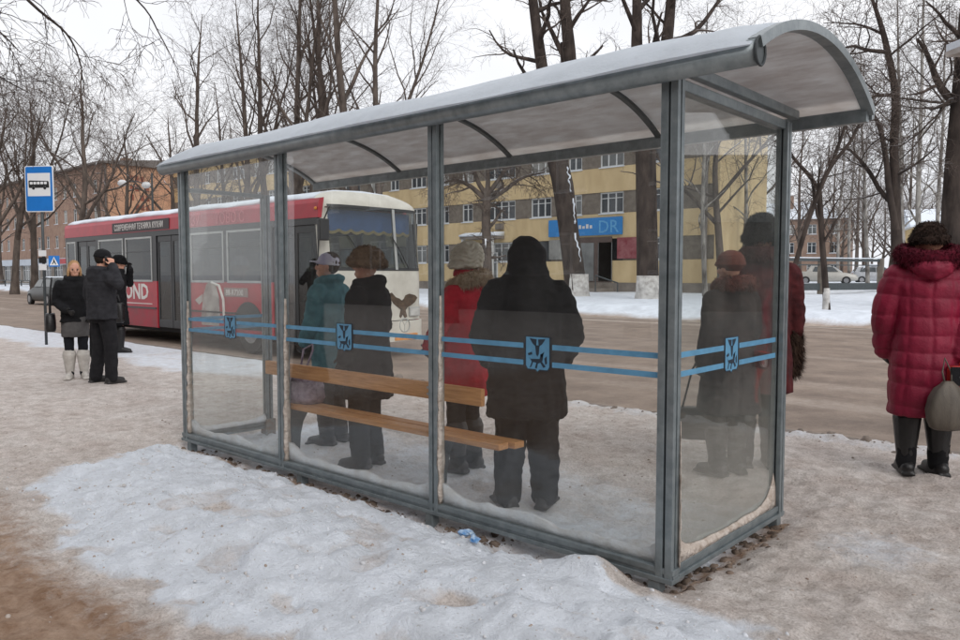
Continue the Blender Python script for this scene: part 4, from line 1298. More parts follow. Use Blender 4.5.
# entrance with a snow-topped canopy
dx = DOORS_Y[0]
MB().box((dx - 1.7, -1.5, 4.25), (dx + 1.7, .0, 4.45)).build('canopy', M['plinth'], yb, world=False)
MB().loft([[(dx - 1.75 + 3.5 * i / 10, -1.55 + 1.5 * j, 4.46 + hgt) for j, hgt in ((0, 0), (0, .12), (.5, .32), (1, .36), (1, 0))] for i in range(11)]).build('canopy_snow', M['snow'], yb, world=False, smooth=True)
for s in (-1.5, 1.5):
    MB().box((dx + s - .12, -1.4, .3), (dx + s + .12, -1.16, 4.25)).build('canopy_post', M['frame_white'], yb, world=False)
d = MB().box((dx - .95, -.03, .5), (dx + .95, -.002, 3.1)).build('door', M['pane_mid'], yb, world=False)
MB().box((dx - 1.05, -.06, .5), (dx - .95, -.002, 3.2)).box((dx + .95, -.06, .5), (dx + 1.05, -.002, 3.2)).box((dx - .95, -.06, 3.1), (dx + .95, -.002, 3.2)).box((dx - .04, -.06, .5), (dx + .04, -.031, 3.1)).build('door_frame', M['frame_white'], d, world=False)
# shop front with a blue sign, posters and a stepped entrance
s0, s1 = SHOP
M['shop_blue'] = mat('shop_blue', srgb(40, 128, 196), 0.5, 0, 0.12, 0.8)
M['pale_blue'] = mat('pale_blue_letters', srgb(98, 168, 216), 0.5)
sg = MB().box((s0 + .25, -.16, 4.22), (s1 - 1.35, -.02, 5.45)).build('shop_sign', M['shop_blue'], yb, world=False, bevel=.01)
ox = YX0 + (s0 + s1) / 2 + .55
text_obj('DR', 1.25, M['pale_blue'], sg, (ox + 0.1, YY - .165, 4.38), (1, 0, 0), (0, 0, 1), 'sign_letters', .01)
scr = MB()
for k in range(7):
    h = (.18, .30, .20, .26, .18, .30, .22)[k]
    scr.box(((s0 + s1) / 2 - 1.9 + k * .31, -.175, 4.72), ((s0 + s1) / 2 - 1.9 + k * .31 + .20, -.161, 4.72 + h))
scr.build('sign_script', M['letter_white'], sg, world=False)
MB().box((s0 + 1.8, -.05, .5), (s1 - 2.2, -.004, 4.1)).build('shop_front', mat('brown_shopfront', srgb(92, 76, 70), 0.6, 0, 0.3, 1), yb, world=False)
for a, b, mt in ((s0 + .25, s0 + 1.7, 'pane_light'), (s1 - 1.75, s1 - .15, None)):
    MB().box((a, -.09, 2.55), (b, -.004, 4.0)).build('poster', M[mt] if mt else mat('dark_red_poster', srgb(126, 48, 58), 0.7, 0, 0.3, 3, c2=srgb(150, 96, 98)), yb, world=False)
for a in (s0 + 3.1, s0 + 4.6, s1 - 3.3):
    MB().box((a, -.09, 1.0), (a + 1.1, -.052, 3.7)).build('shop_window', M['pane_mid'], yb, world=False)
MB().box((s0 + 1.5, -2.2, -.3), (s1 - 2.0, -.07, .5)).build('steps', M['plinth'], yb, world=False)
for s in (s0 + 1.6, s1 - 2.1):
    m = MB()
    m.tube([(s, -2.2, 1.4), (s + (1.8 if s > s0 + 3 else -1.8), -2.3, .9)], .05, 6).tube([(s, -2.2, .3), (s, -2.2, 1.4)], .04, 6).tube([(s + (1.8 if s > s0 + 3 else -1.8), -2.3, .3), (s + (1.8 if s > s0 + 3 else -1.8), -2.3, .9)], .04, 6)
    m.build('railing', M['steel_dark'], yb, world=False)

# --- brick block at the far left: facade to the street, orange gable end
rr = random.Random(12)
BXc, BYc = -92.7, 37.6
bb = thing('brick_block', 'brown brick block with orange gable end and shop fascia beyond the bus', 'building', (BXc, BYc, 0))
Lf = 75.0
ROWS2 = [(4.9, 6.5), (8.0, 9.6), (11.1, 12.7)]
cols = [-2.6 - 3.15 * i for i in range(22)]
m = MB()
prev = 3.6
for z0, z1 in ROWS2:
    m.box((-Lf, 0, prev), (0, .4, z0))
    wall_with_holes(m, -Lf, 0, z0, z1, 0, .4, [(c - .62, c + .62) for c in cols])
    prev = z1
m.box((-Lf, 0, prev), (0, .4, 14.4))
m.build('front_wall', M['brown_brick'], bb, world=False)
MB().box((-.4, .4, 0), (0, 15, 14.4)).build('gable_wall', M['orange_wall'], bb, world=False)
MB().box((-Lf, .42, 0), (-.42, .6, 14.3)).build('inner_wall', M['pane_dark'], bb, world=False)
for z0, z1 in ROWS2:
    for c in cols:
        put_window(bb, c, z0, 1.24, z1 - z0, 2, rr, .18)
for yy in (11.3,):
    for z0, z1 in ROWS2:
        put_window(bb, 0, 0, 1.24, z1 - z0, 2, rr, rz=R(90), loc=(.03, yy, z0))
m_rb = mat('red_brick_relief', srgb(150, 92, 76), 0.9)
for i in range(9):
    for j in range(4):
        if (i * 5 + j * 3) % 4 != 1:
            MB().box((0.0, 3.0 + j * .62, 3.6 + i * 1.12), (.03, 3.42 + j * .62, 4.3 + i * 1.12)).build('brick_patch', m_rb, bb, world=False)
MB().box((0, 5.6, 3.6), (.06, 10.4, 7.6)).build('notice_board', mat('grey_board', srgb(150, 150, 152), 0.7, 0, 0.2, 1), bb, world=False)
MB().tube([(.10, .12, 0), (.10, .12, 14.3)], .11, 8).build('downpipe', M['roof_tin'], bb, world=False)
sf = MB().box((-Lf, -.25, 2.75), (0, .4, 3.6)).build('shop_fascia', mat('pale_fascia', srgb(182, 190, 200), 0.6, 0, 0.15, .3), bb, world=False)
MB().box((-14.5, -.27, 2.85), (-11.6, -.252, 3.5)).build('red_sign', mat('red_sign', srgb(176, 60, 66), 0.5), sf, world=False)
shopcols = [(-3 - 4.0 * i) for i in range(17)]
MB().box((-Lf, 0.02, 0), (0, .4, .5)).build('ground_wall', M['plinth'], bb, world=False)
for c in shopcols:
    MB().box((c + 1.5, 0, .5), (min(c + 2.5, 0), .4, 2.75)).build('pier', M['plinth'], bb, world=False)
for c in shopcols:
    put_window(bb, c, .5, 3.0, 2.25, 3, rr, .18, sill=False)
rf = MB().prism([(-.6, 14.4), (15.6, 14.4), (15.6, 14.6), (7.5, 15.5), (-.6, 14.6)], (0, 1, 0), (0, 0, 1), (-Lf, 0, 0), (Lf + .5, 0, 0)).build('roof', M['roof_tin'], bb, world=False)
for i in range(3):
    MB().box((-12 - 22 * i, 7, 15.0), (-10.8 - 22 * i, 8.2, 16.9)).build('chimney', M['brown_brick'], rf, world=False)

# --- far brick house with a snowy hipped roof, to the right of the shelter
rr = random.Random(13)
fx, fy = -34.5, 117.5
fb = thing('brick_house', 'distant brick house with snowy hipped roof behind bare trees', 'building', (fx, fy, 0), R(14))
Lr = 34.0
m = MB()
RW = [(1.4, 3.0), (4.6, 6.2), (7.4, 8.8)]
cl = [-2 - 3.0 * i for i in range(11)]
prev = 0
for z0, z1 in RW:
    m.box((-Lr, 0, prev), (0, .4, z0))
    wall_with_holes(m, -Lr, 0, z0, z1, 0, .4, [(c - .6, c + .6) for c in cl])
    prev = z1
m.box((-Lr, 0, prev), (0, .4, 9.6)).box((-.4, .4, 0), (0, 12, 9.6))
m.build('wall', M['far_brick'], fb, world=False)
MB().box((-Lr, .42, 0), (-.42, .6, 9.5)).build('inner_wall', M['pane_dark'], fb, world=False)
for z0, z1 in RW:
    for c in cl:
        put_window(fb, c, z0, 1.2, z1 - z0, 2, rr, .16)
rf = MB()
rf.add([(-Lr - .4, -.4, 9.6), (.4, -.4, 9.6), (.4, 12.4, 9.6), (-Lr - .4, 12.4, 9.6), (-Lr + 6, 6, 12.6), (-6, 6, 12.6)], [(0, 1, 5, 4), (1, 2, 5), (2, 3, 4, 5), (3, 0, 4), (0, 3, 2, 1)])
rf = rf.build('roof', M['snow'], fb, world=False)
for xx in (-9, -14, -20, -26):
    MB().box((xx, 3.4, 10.6), (xx + 1.0, 4.3, 13.4)).build('chimney', M['far_brick'], rf, world=False)

# --- small yellow house
hp = at_depth(914, 262, 78)
rr = random.Random(14)
hb = thing('yellow_house', 'small pale yellow house with a snowy roof behind the birch trees', 'building', (hp.x, hp.y, 0), R(20))
m = MB()
wall_with_holes(m, 0, 14, 2.6, 4.2, 0, .3, [(1.8 + 3.2 * i, 3.0 + 3.2 * i) for i in range(4)])
m.box((0, 0, 0), (14, .3, 2.6)).box((0, 0, 4.2), (14, .3, 6.3)).box((0, .3, 0), (.3, 9, 6.3))
m.build('wall', mat('pale_yellow_wall', srgb(212, 184, 134), 0.9, 0, 0.12, .8), hb, world=False)
for i in range(4):
    put_window(hb, 2.4 + 3.2 * i, 2.6, 1.2, 1.6, 2, rr, .14)
MB().prism([(-.5, 6.3), (9.5, 6.3), (9.5, 6.5), (4.5, 8.4), (-.5, 6.5)], (0, 1, 0), (0, 0, 1), (-.5, 0, 0), (15, 0, 0)).build('roof', M['snow'], hb, world=False)

# --- apartment house on this side of the road, behind where the photographer stands (mirrored in the glass)
rr = random.Random(15)
ab = thing('brick_apartment_house', 'dark brick apartment house mirrored in the shelter glass', 'building', (-34, -17, 0))
La = 60.0
m = MB()
prev = 0
RA = [(1.5, 3.0), (4.5, 6.0), (7.5, 9.0), (10.5, 12.0)]
ca = [3 + 3.6 * i for i in range(16)]
for z0, z1 in RA:
    m.box((0, -.4, prev), (La, 0, z0))
    wall_with_holes(m, 0, La, z0, z1, -.4, 0, [(c - .7, c + .7) for c in ca])
    prev = z1
m.box((0, -.4, prev), (La, 0, 13.5))
m.build('wall', mat('dark_brick', srgb(74, 62, 56), 0.95, 0, 0.25, 1.5), ab, world=False)
MB().box((0, -.6, 0), (La, -.42, 13.4)).build('inner_wall', M['pane_dark'], ab, world=False)
for z0, z1 in RA:
    for c in ca:
        put_window(ab, 0, 0, 1.4, z1 - z0, 2, rr, rz=R(180), loc=(c, -.18, z0))
MB().box((-.4, -10, 13.5), (La + .4, .4, 13.8)).build('roof', M['snow'], ab, world=False)

# ------------------------------------------------------------------ parked cars and low fence across the road
LZ = 0.20
cp = at_depth(826, 275, 58)
car('sedan_car', 'silver sedan parked behind the low fence across the road', (cp.x, cp.y, 0.72), R(20), mat('silver_paint', srgb(176, 174, 168), 0.4, 0.2, 0.15, 3), 4.3, False)
cp = at_depth(878, 272, 64)
car('snowed_in_car', 'parked car covered in snow behind the low fence', (cp.x, cp.y, 0.72), R(24), mat('pale_paint', srgb(170, 172, 176), 0.4), 4.1, True, True)
fence = thing('low_fence', 'low metal fence of two rails on posts along the snowy lawn', 'fence', (-14.7, 47.5, LZ))
fA, fB = at_depth(756, 290, 44), at_depth(880, 290, 48)
fA.z = fB.z = 0.2
fd = (fB - fA)
for k in range(3):
    p = fA + fd * k / 2
    MB().box((p.x - .16, p.y - .16, -.2), (p.x + .16, p.y + .16, 2.45)).build('post', M['grey_brick'], fence)
for z, w, nm in ((2.32, .16, 'top_rail'), (.72, .42, 'bottom_rail')):
    MB().bar(fA + Vector((0, 0, z - .2)), fB + Vector((0, 0, z - .2)), .14, w).build(nm, M['steel_dark'], fence)
MB().bar(fA + Vector((0, 0, 2.25)), fB + Vector((0, 0, 2.25)), .15, .05).build('rail_snow', M['snow'], fence)
MB().bar(fA + Vector((0, 0, 2.02 - .2)), fB + Vector((0, 0, 2.02 - .2)), .06, .06).build('middle_rail', M['steel_dark'], fence)
# long low fence in front of the brick block
lf = thing('roadside_fence', 'dark low railing along the far snow bank past the grey hatchback', 'fence', (-75, 27, .2))
MB().bar((-110, 27, .85), (-62, 27, .85), .08, .10).bar((-110, 27, .5), (-62, 27, .5), .06, .08).build('rail', M['steel_dark'], lf)
for k in range(20):
    MB().box((-110 + 2.5 * k - .05, 26.95, -.1), (-110 + 2.5 * k + .05, 27.05, .9)).build('post', M['steel_dark'], lf)

# ------------------------------------------------------------------ street furniture far left
lp = at_depth(154, 262, 62)
lamp = thing('street_lamp', 'tall street lamp with two white heads in front of the orange gable', 'street lamp', (lp.x, lp.y, 0))
MB().tube([(lp.x, lp.y, 0), (lp.x, lp.y, 5), (lp.x, lp.y, 9.6)], [.13, .10, .07], 8).build('pole', M['steel_dark'], lamp, smooth=True)
for px_, py_ in ((122, 183), (146, 185)):
    q = at_depth(px_, py_, 60)
    hd = MB().ball(q, (.55, .3, .26), 10, 6).build('lamp_head', M['sign_white'], lamp, smooth=True)
    MB().tube([(lp.x, lp.y, q.z - .2), (q.x * .5 + lp.x * .5, q.y * .5 + lp.y * .5, q.z + .25), (q.x, q.y, q.z + .1)], .04, 6).build('arm', M['steel_dark'], lamp)
cpz = at_depth(55, 275, 48)
cw = thing('crossing_sign', 'small blue pedestrian crossing sign on a post beyond the bus', 'sign', (cpz.x, cpz.y, 0))
MB().tube([(cpz.x, cpz.y, -.1), (cpz.x, cpz.y, 2.6)], .035, 8).build('pole', M['steel_dark'], cw)
q = Vector((cpz.x, cpz.y, 2.28)) - FW.normalized() * .06
nn = Vector((-FW.x, -FW.y, 0)).normalized()
ssd = Vector((-nn.y, nn.x, 0))
pt = MB().prism(rrect(.68, .68, .03), ssd, (0, 0, 1), q, -nn * .02).build('plate', M['sign_blue'], cw)
MB().prism([(-.28, -.26), (.28, -.26), (0, .28)], ssd, (0, 0, 1), q + nn * .006, -nn * .004).build('white_triangle', M['sign_white'], pt)
mn = MB()
mn.prism([(-.05, .10), (.02, .10), (.06, -.02), (.14, -.20), (.09, -.21), (.01, -.07), (-.10, -.20), (-.14, -.18), (-.04, -.02)], ssd, (0, 0, 1), q + nn * .010, -nn * .003)
mn.prism([(.03 * math.cos(a) - .01, .145 + .03 * math.sin(a)) for a in (2 * math.pi * i / 10 for i in range(10))], ssd, (0, 0, 1), q + nn * .010, -nn * .003)
mn.build('walking_figure', M['black'], pt)
# corner of a kiosk roof at the edge of the pavement
kp = at_depth(946, 52, 6.2)
ks = thing('kiosk', 'kiosk with a snow-topped flat awning beside the pavement', 'kiosk', (kp.x + 1.8, kp.y + 1.2, 0))
ax, ay = Vector((0.80, 0.6, 0)), Vector((.45, -.89, 0))
ay = Vector((.75, -.66, 0))
c0 = kp
MB().obox(c0 + ax * .9 + ay * .7 - Vector((0, 0, .02)), ax * .9, ay * .7, (0, 0, .02)).build('awning', M['poly'], ks)
MB().obox(c0 + ax * .9 + ay * .7 + Vector((0, 0, .03)), ax * .9, ay * .7, (0, 0, .028)).build('awning_snow', M['snow'], ks)
kc = c0 + ax * 1.9 + ay * .7
MB().obox((kc.x, kc.y, 1.3), ax * .8, ay * .65, (0, 0, 1.32)).build('body', M['alu'], ks)
MB().obox((kc.x - ax.x * .81, kc.y - ax.y * .81, 1.5), ax * .008, ay * .45, (0, 0, .45)).build('window', M['pane_dark'], ks)
# ------------------------------------------------------------------ bare winter trees
def bark_mat(name, c, c2, snowy=0.62, white=None):
    m = mat(name, c, 0.95, 0, 0.3, 3.0, 0.6, 22, c2=c2, spec=0.1, stretch=(1, 1, .35))
    n, l = m.node_tree.nodes, m.node_tree.links
    b = n['Principled BSDF']
    src = b.inputs['Base Color'].links[0].from_socket
    ge = n.new('ShaderNodeNewGeometry')
    sx = n.new('ShaderNodeSeparateXYZ')
    l.new(ge.outputs['Normal'], sx.inputs['Vector'])
    nz = n.new('ShaderNodeTexNoise')
    nz.inputs['Scale'].default_value = 1.6
    nz.inputs['Detail'].default_value = 5
    tc = n.new('ShaderNodeTexCoord')
    l.new(tc.outputs['Object'], nz.inputs['Vector'])
    ad = n.new('ShaderNodeMath')
    ad.operation = 'MULTIPLY_ADD'
    ad.inputs[1].default_value = 0.9
    l.new(nz.outputs['Fac'], ad.inputs[0])
    l.new(sx.outputs['Z'], ad.inputs[2])
    mr = n.new('ShaderNodeMapRange')
    mr.inputs['From Min'].default_value = snowy + .45
    mr.inputs['From Max'].default_value = snowy + .62
    l.new(ad.outputs['Value'], mr.inputs['Value'])
    mx = n.new('ShaderNodeMixRGB')
    l.new(mr.outputs['Result'], mx.inputs['Fac'])
    l.new(src, mx.inputs['Color1'])
    mx.inputs['Color2'].default_value = (.75, .77, .82, 1)
    l.new(mx.outputs['Color'], b.inputs['Base Color'])
    return m
M['bark'] = bark_mat('grey_brown_bark', srgb(108, 98, 91), srgb(68, 61, 57), 0.75)
M['bark_dark'] = bark_mat('dark_bark', srgb(80, 71, 66), srgb(46, 41, 39), 0.8)
M['bark_pale'] = bark_mat('pale_bark', srgb(132, 124, 114), srgb(88, 80, 74), 0.75)
M['bark_birch'] = bark_mat('birch_bark', srgb(172, 168, 162), srgb(70, 64, 60), 0.85)
M['twig'] = bark_mat('twig_bark', srgb(104, 92, 85), srgb(78, 69, 64), 0.95)
M['lime'] = mat('whitewash', srgb(206, 204, 200), 0.95, 0, 0.25, 4, 0.4, 18, c2=srgb(150, 146, 142))

class Tubes:
    """fast collector of tapered branches"""
    def __init__(s):
        s.P, s.F, s.n = [], [], 0
    def batch(s, pts, rad, k):
        B, m = pts.shape[:2]
        d = nrm(np.gradient(pts, axis=1))
        ref = np.where(np.abs(d[:, :1, 2:3]) < .9, np.array([0.0, 0, 1]), np.array([1.0, 0, 0]))
        u = nrm(crs(d, np.broadcast_to(ref, d.shape)))
        w = crs(d, u)
        a = np.arange(k) * 2 * math.pi / k
        ring = (u[:, :, None, :] * np.cos(a)[:, None] + w[:, :, None, :] * np.sin(a)[:, None]) * rad[:, :, None, None] + pts[:, :, None, :]
        s.P.append(ring.reshape(-1, 3))
        i = np.arange(B * m * k).reshape(B, m, k) + s.n
        j = np.roll(i, -1, axis=2)
        s.F.append(np.stack([i[:, :-1], j[:, :-1], j[:, 1:], i[:, 1:]], -1).reshape(-1, 4))
        s.n += B * m * k
    def mesh(s, name, mat_):
        P, F = np.concatenate(s.P), np.concatenate(s.F)
        me = bpy.data.meshes.new(name)
        me.vertices.add(len(P))
        me.vertices.foreach_set('co', P.ravel())
        me.loops.add(F.size)
        me.loops.foreach_set('vertex_index', F.ravel())
        me.polygons.add(len(F))
        me.polygons.foreach_set('loop_start', np.arange(0, F.size, 4))
        me.polygons.foreach_set('loop_total', np.full(len(F), 4))
        me.update()
        me.polygons.foreach_set('use_smooth', [True] * len(F))
        me.materials.append(mat_)
        return me

def unit(v):
    return v / (np.linalg.norm(v) + 1e-9)
def bend_line(rs, p, d, L, n, wob, lift):
    pts = [p]
    step = L / n
    for i in range(n):
        d = unit(d + rs.normal(0, wob, 3) + np.array([0, 0, lift]))
        pts.append(pts[-1] + d * step)
    return np.array(pts)
def nrm(v):
    return v / (np.sqrt((v * v).sum(-1, keepdims=True)) + 1e-9)
def crs(a, b):
    return np.stack([a[..., 1] * b[..., 2] - a[..., 2] * b[..., 1], a[..., 2] * b[..., 0] - a[..., 0] * b[..., 2], a[..., 0] * b[..., 1] - a[..., 1] * b[..., 0]], -1)
def side_of(d):
    ref = np.where(np.abs(d[..., 2:3]) < .9, np.array([0.0, 0, 1]), np.array([1.0, 0, 0]))
    u = nrm(crs(d, ref))
    return u, crs(d, u)
def grow_tree(seed, stems, levels, counts, lens, angs, lifts, rmin=.007, first=.35, wob=.12, sides=(9, 6, 4, 3, 3), skip=0):
    """stems: list of (pts, radii); every level of branches is grown at once. Returns (trunk Tubes, crown Tubes)"""
    rs = np.random.RandomState(seed)
    T, C = Tubes(), Tubes()
    par = []
    for si, (pts, rad) in enumerate(stems):
        pts, rad = np.asarray(pts, float), np.asarray(rad, float)
        T.batch(pts[None], rad[None], sides[0])
        if si < skip:
            continue
        # resample so that all stems have the same number of points
        t = np.linspace(0, len(pts) - 1, 25)
        q = np.stack([np.interp(t, np.arange(len(pts)), pts[:, c]) for c in range(3)], -1)
        par.append((q, np.interp(t, np.arange(len(pts)), rad)))
    PP, RR_ = np.stack([p for p, r in par]), np.stack([r for p, r in par])
    for lev in range(1, levels + 1):
        B, m = PP.shape[:2]
        n = counts[lev - 1]
        keep = rs.rand(B, n) < (1.0 if lev == 1 else .85)
        i = np.arange(n)[None, :]
        t = (first + (1 - first) * (i + rs.uniform(.1, .9, (B, n))) / n) if lev == 1 else (.2 + .8 * (i + rs.rand(B, n)) / n)
        az = rs.uniform(0, 6.28, (B, 1)) + i * 2.4 + rs.normal(0, .4, (B, n))
        bi = np.repeat(np.arange(B)[:, None], n, 1)[keep]
        t, az = np.minimum(t[keep], .998), az[keep]
        f = t * (m - 1)
        k = np.minimum(f.astype(int), m - 2)
        f = f - k
        p0, p1 = PP[bi, k], PP[bi, k + 1]
        p = p0 + (p1 - p0) * f[:, None]
        r = RR_[bi, k] * (1 - f) + RR_[bi, k + 1] * f
        d = nrm(p1 - p0)
        u, w = side_of(d)
        N = len(t)
        an = np.radians(angs[lev - 1]) * rs.uniform(.7, 1.3, N)
        d = d * np.cos(an)[:, None] + (u * np.cos(az)[:, None] + w * np.sin(az)[:, None]) * np.sin(an)[:, None]
        L = lens[lev - 1] * (1 - (.55 if lev == 1 else .45) * t) * rs.uniform(.6, 1.3, N)
        ns = (6, 5, 4, 3)[lev - 1]
        q = [p]
        for _ in range(ns):
            d = nrm(d + rs.normal(0, wob * (1 + .3 * lev), (N, 3)) + np.array([0, 0, lifts[lev - 1]]))
            q.append(q[-1] + d * (L / ns)[:, None])
        PP = np.stack(q, 1)
        r0 = np.maximum(r * np.minimum(.55, .28 + .4 * rs.rand(N)), rmin)
        RR_ = np.maximum(r0[:, None] * np.linspace(1, .28, ns + 1)[None], rmin * .6)
        (T if lev == 1 else C).batch(PP, RR_, sides[min(lev, 4)])
    return T, C
def smooth_line(pts, rad, n=6):
    """subdivide a hand-placed stem"""
    pts = np.asarray([tuple(p) for p in pts], float)
    rad = np.asarray(rad, float)
    t = np.linspace(0, len(pts) - 1, (len(pts) - 1) * n + 1)
    out = np.zeros((len(t), 3))
    m = len(pts)
    for q, tt in enumerate(t):
        i = min(int(tt), m - 2)
        f = tt - i
        p0, p1, p2, p3 = pts[max(i - 1, 0)], pts[i], pts[i + 1], pts[min(i + 2, m - 1)]
        out[q] = .5 * (2 * p1 + (p2 - p0) * f + (2 * p0 - 5 * p1 + 4 * p2 - p3) * f * f + (3 * p1 - p0 - 3 * p2 + p3) * f ** 3)
    return out, np.interp(t, np.arange(m), rad)

def make_tree(name, label, loc, tc_, mats, group=None, lime=None, cat='tree'):
    T, C = tc_
    t = thing(name, label, cat, loc, 0, group)
    put('trunk', T.mesh('trunk', M[mats[0]]), t)
    put('crown', C.mesh('crown', M[mats[1]]), t)
    if lime:
        r, h = lime
        prof = [[(rad * math.cos(a) * (1 + .03 * math.sin(5 * a)), rad * math.sin(a), z) for a in (2 * math.pi * i / 16 for i in range(16))] for z, rad in ((-.3, r * 1.35), (.1, r * 1.22), (.5, r * 1.10), (h, r * 1.04))]
        MB().loft(prof).build('whitewash', M['lime'], t, smooth=True, world=False)
    return t

def stem_up(seed, h, r, lean=.02, wob=.02, n=14, flare=1.35):
    rs = np.random.RandomState(seed)
    pts = [np.array([0, 0, -.3])]
    d = unit(np.array([rs.normal(0, lean), rs.normal(0, lean), 1]))
    for i in range(n):
        d = unit(d + np.array([rs.normal(0, wob), rs.normal(0, wob), .05]))
        pts.append(pts[-1] + d * (h / n))
    t = np.linspace(0, 1, n + 1)
    rad = r * (1 - t) ** .8 + .02
    rad[0] *= flare
    return np.array(pts), rad

POP = dict(levels=4, counts=(15, 7, 5, 4), lens=(8.0, 3.2, 1.6, .9), angs=(38, 42, 45, 45), lifts=(.10, .05, .02, 0))
PROTO = {}
for k in range(4):
    st = [stem_up(100 + k, 23 + k, .30, .03, .03)]
    if k % 2:
        p, r = st[0]
        i = 4
        p2 = bend_line(np.random.RandomState(9 + k), p[i], unit(np.array([.35, .2 * (k - 2), 1])), 16, 10, .04, .06)
        st.append((p2, np.linspace(r[i] * .75, .03, 11)))
    T, C = grow_tree(40 + k, st, rmin=.006, first=.22, **POP)
    PROTO['poplar%d' % k] = (T.mesh('trunk', M['bark']), C.mesh('crown', M['twig']))
SPR = dict(levels=4, counts=(9, 6, 5, 4), lens=(6.5, 3.0, 1.5, .8), angs=(48, 45, 45, 50), lifts=(.06, .02, .0, -.02))
for k in range(3):
    st = [stem_up(200 + k, 13 + k, .24, .05, .06, 10)]
    p, r = st[0]
    for q in range(2):
        i = 3 + q
        p2 = bend_line(np.random.RandomState(19 + k * 3 + q), p[i], unit(np.array([math.cos(q * 3 + k), math.sin(q * 3 + k), 1.1])), 9, 8, .06, .07)
        st.append((p2, np.linspace(r[i] * .7, .025, 9)))
    T, C = grow_tree(60 + k, st, rmin=.006, first=.3, **SPR)
    PROTO['spread%d' % k] = (T.mesh('trunk', M['bark']), C.mesh('crown', M['twig']))
BIR = dict(levels=4, counts=(22, 7, 5, 3), lens=(3.6, 1.7, 1.0, .6), angs=(42, 40, 45, 45), lifts=(.08, .0, -.06, -.10))
for k in range(2):
    T, C = grow_tree(80 + k, [stem_up(300 + k, 17, .13, .02, .02)], rmin=.005, first=.22, **BIR)
    PROTO['birch%d' % k] = (T.mesh('trunk', M['bark_birch']), C.mesh('crown', M['twig']))

def place(proto, x, Y=None, d=None, s=1.0, rz=0.0, label='', group=None, z=0.1, name='bare_tree'):
    p = at_row(x, 276, Y) if Y is not None else at_depth(x, 276, d)
    t = thing(name, label, 'tree', (p.x, p.y, z), rz, group)
    a, b = PROTO[proto]
    for nm, me in (('trunk', a), ('crown', b)):
        put(nm, me, t, (0, 0, 0), 0, (s, s, s))
    return t
G_ROW = 'tall bare poplars in the row behind the bus'
L_ROW = 'tall bare poplar in the row rising behind the red bus'
for i, (x, Y, s) in enumerate([(198, 29, .92), (247, 31, .95), (274, 33, 1.0), (292, 31, 1.0), (324, 32, 1.05), (341, 34, 1.0), (361, 31, 1.1), (384, 33, .95), (226, 38, .85), (306, 40, .95)]):
    place('poplar%d' % (i % 4), x, Y, None, s, i * 1.9, L_ROW, G_ROW, name='poplar_tree')
G_L = 'bare spreading trees in front of the brown brick block'
L_L = 'bare spreading tree standing in front of the brown brick block'
for i, (x, d, s) in enumerate([(14, 62, 1.15), (34, 66, 1.2), (74, 58, 1.15), (-12, 60, 1.2), (128, 78, 1.2), (168, 70, 1.1), (104, 84, 1.2), (-60, 74, 1.2), (-110, 64, 1.1), (-40, 95, 1.2), (2, 100, 1.2), (-170, 70, 1.2)]):
    place('spread%d' % (i % 3), x, None, d, s, i * 2.3, L_L, G_L, name='spreading_tree')
G_M = 'slim bare trees beside the yellow block'
L_M = 'slim bare tree by the end of the yellow apartment block'
for i, (x, d, s) in enumerate([(706, 42, .95), (722, 46, 1.0), (741, 50, 1.0), (762, 56, 1.1), (783, 60, 1.0)]):
    place('spread%d' % ((i + 1) % 3) if i % 2 else 'birch%d' % (i % 2), x, None, d, s, i * 1.4, L_M, G_M, .2, 'slim_tree')
G_B = 'birches behind the woman in red'
for i, (x, d, s) in enumerate([(921, 42, 1.1), (904, 47, 1.1), (940, 55, 1.15), (868, 60, 1.1), (850, 66, 1.0), (962, 50, 1.1), (838, 74, 1.1)]):
    place('birch%d' % (i % 2), x, None, d, s, i * 2.9, 'slender birch with pale trunk across the road to the right of the shelter', G_B, .2, 'birch_tree')
G_F = 'far bare trees behind the houses'
for i, (x, d, s) in enumerate([(470, 100, 1.1), (520, 110, 1.1), (770, 95, 1.0), (800, 100, 1.1), (842, 92, 1.0), (880, 100, 1.0), (900, 96, 1.1), (930, 105, 1.1), (958, 98, 1.0), (430, 100, 1.0), (985, 90, 1.1), (690, 105, 1.0), (856, 84, .9), (872, 108, 1.0), (888, 86, .9), (864, 120, 1.1), (893, 112, 1.1), (912, 118, 1.0), (826, 112, 1.0)]):
    place('poplar%d' % (i % 4) if i % 3 == 0 else 'spread%d' % (i % 3), x, None, d, s * .8, i * 2.1, 'far bare tree rising behind the houses across the road', G_F, .2, 'far_tree')

def px_stem(pxs, d, rad, base, n=5):
    """stem through sighted points at one distance, relative to the base"""
    w = [at_depth(x, y, d) - base for x, y in pxs]
    return smooth_line(w, rad, n)
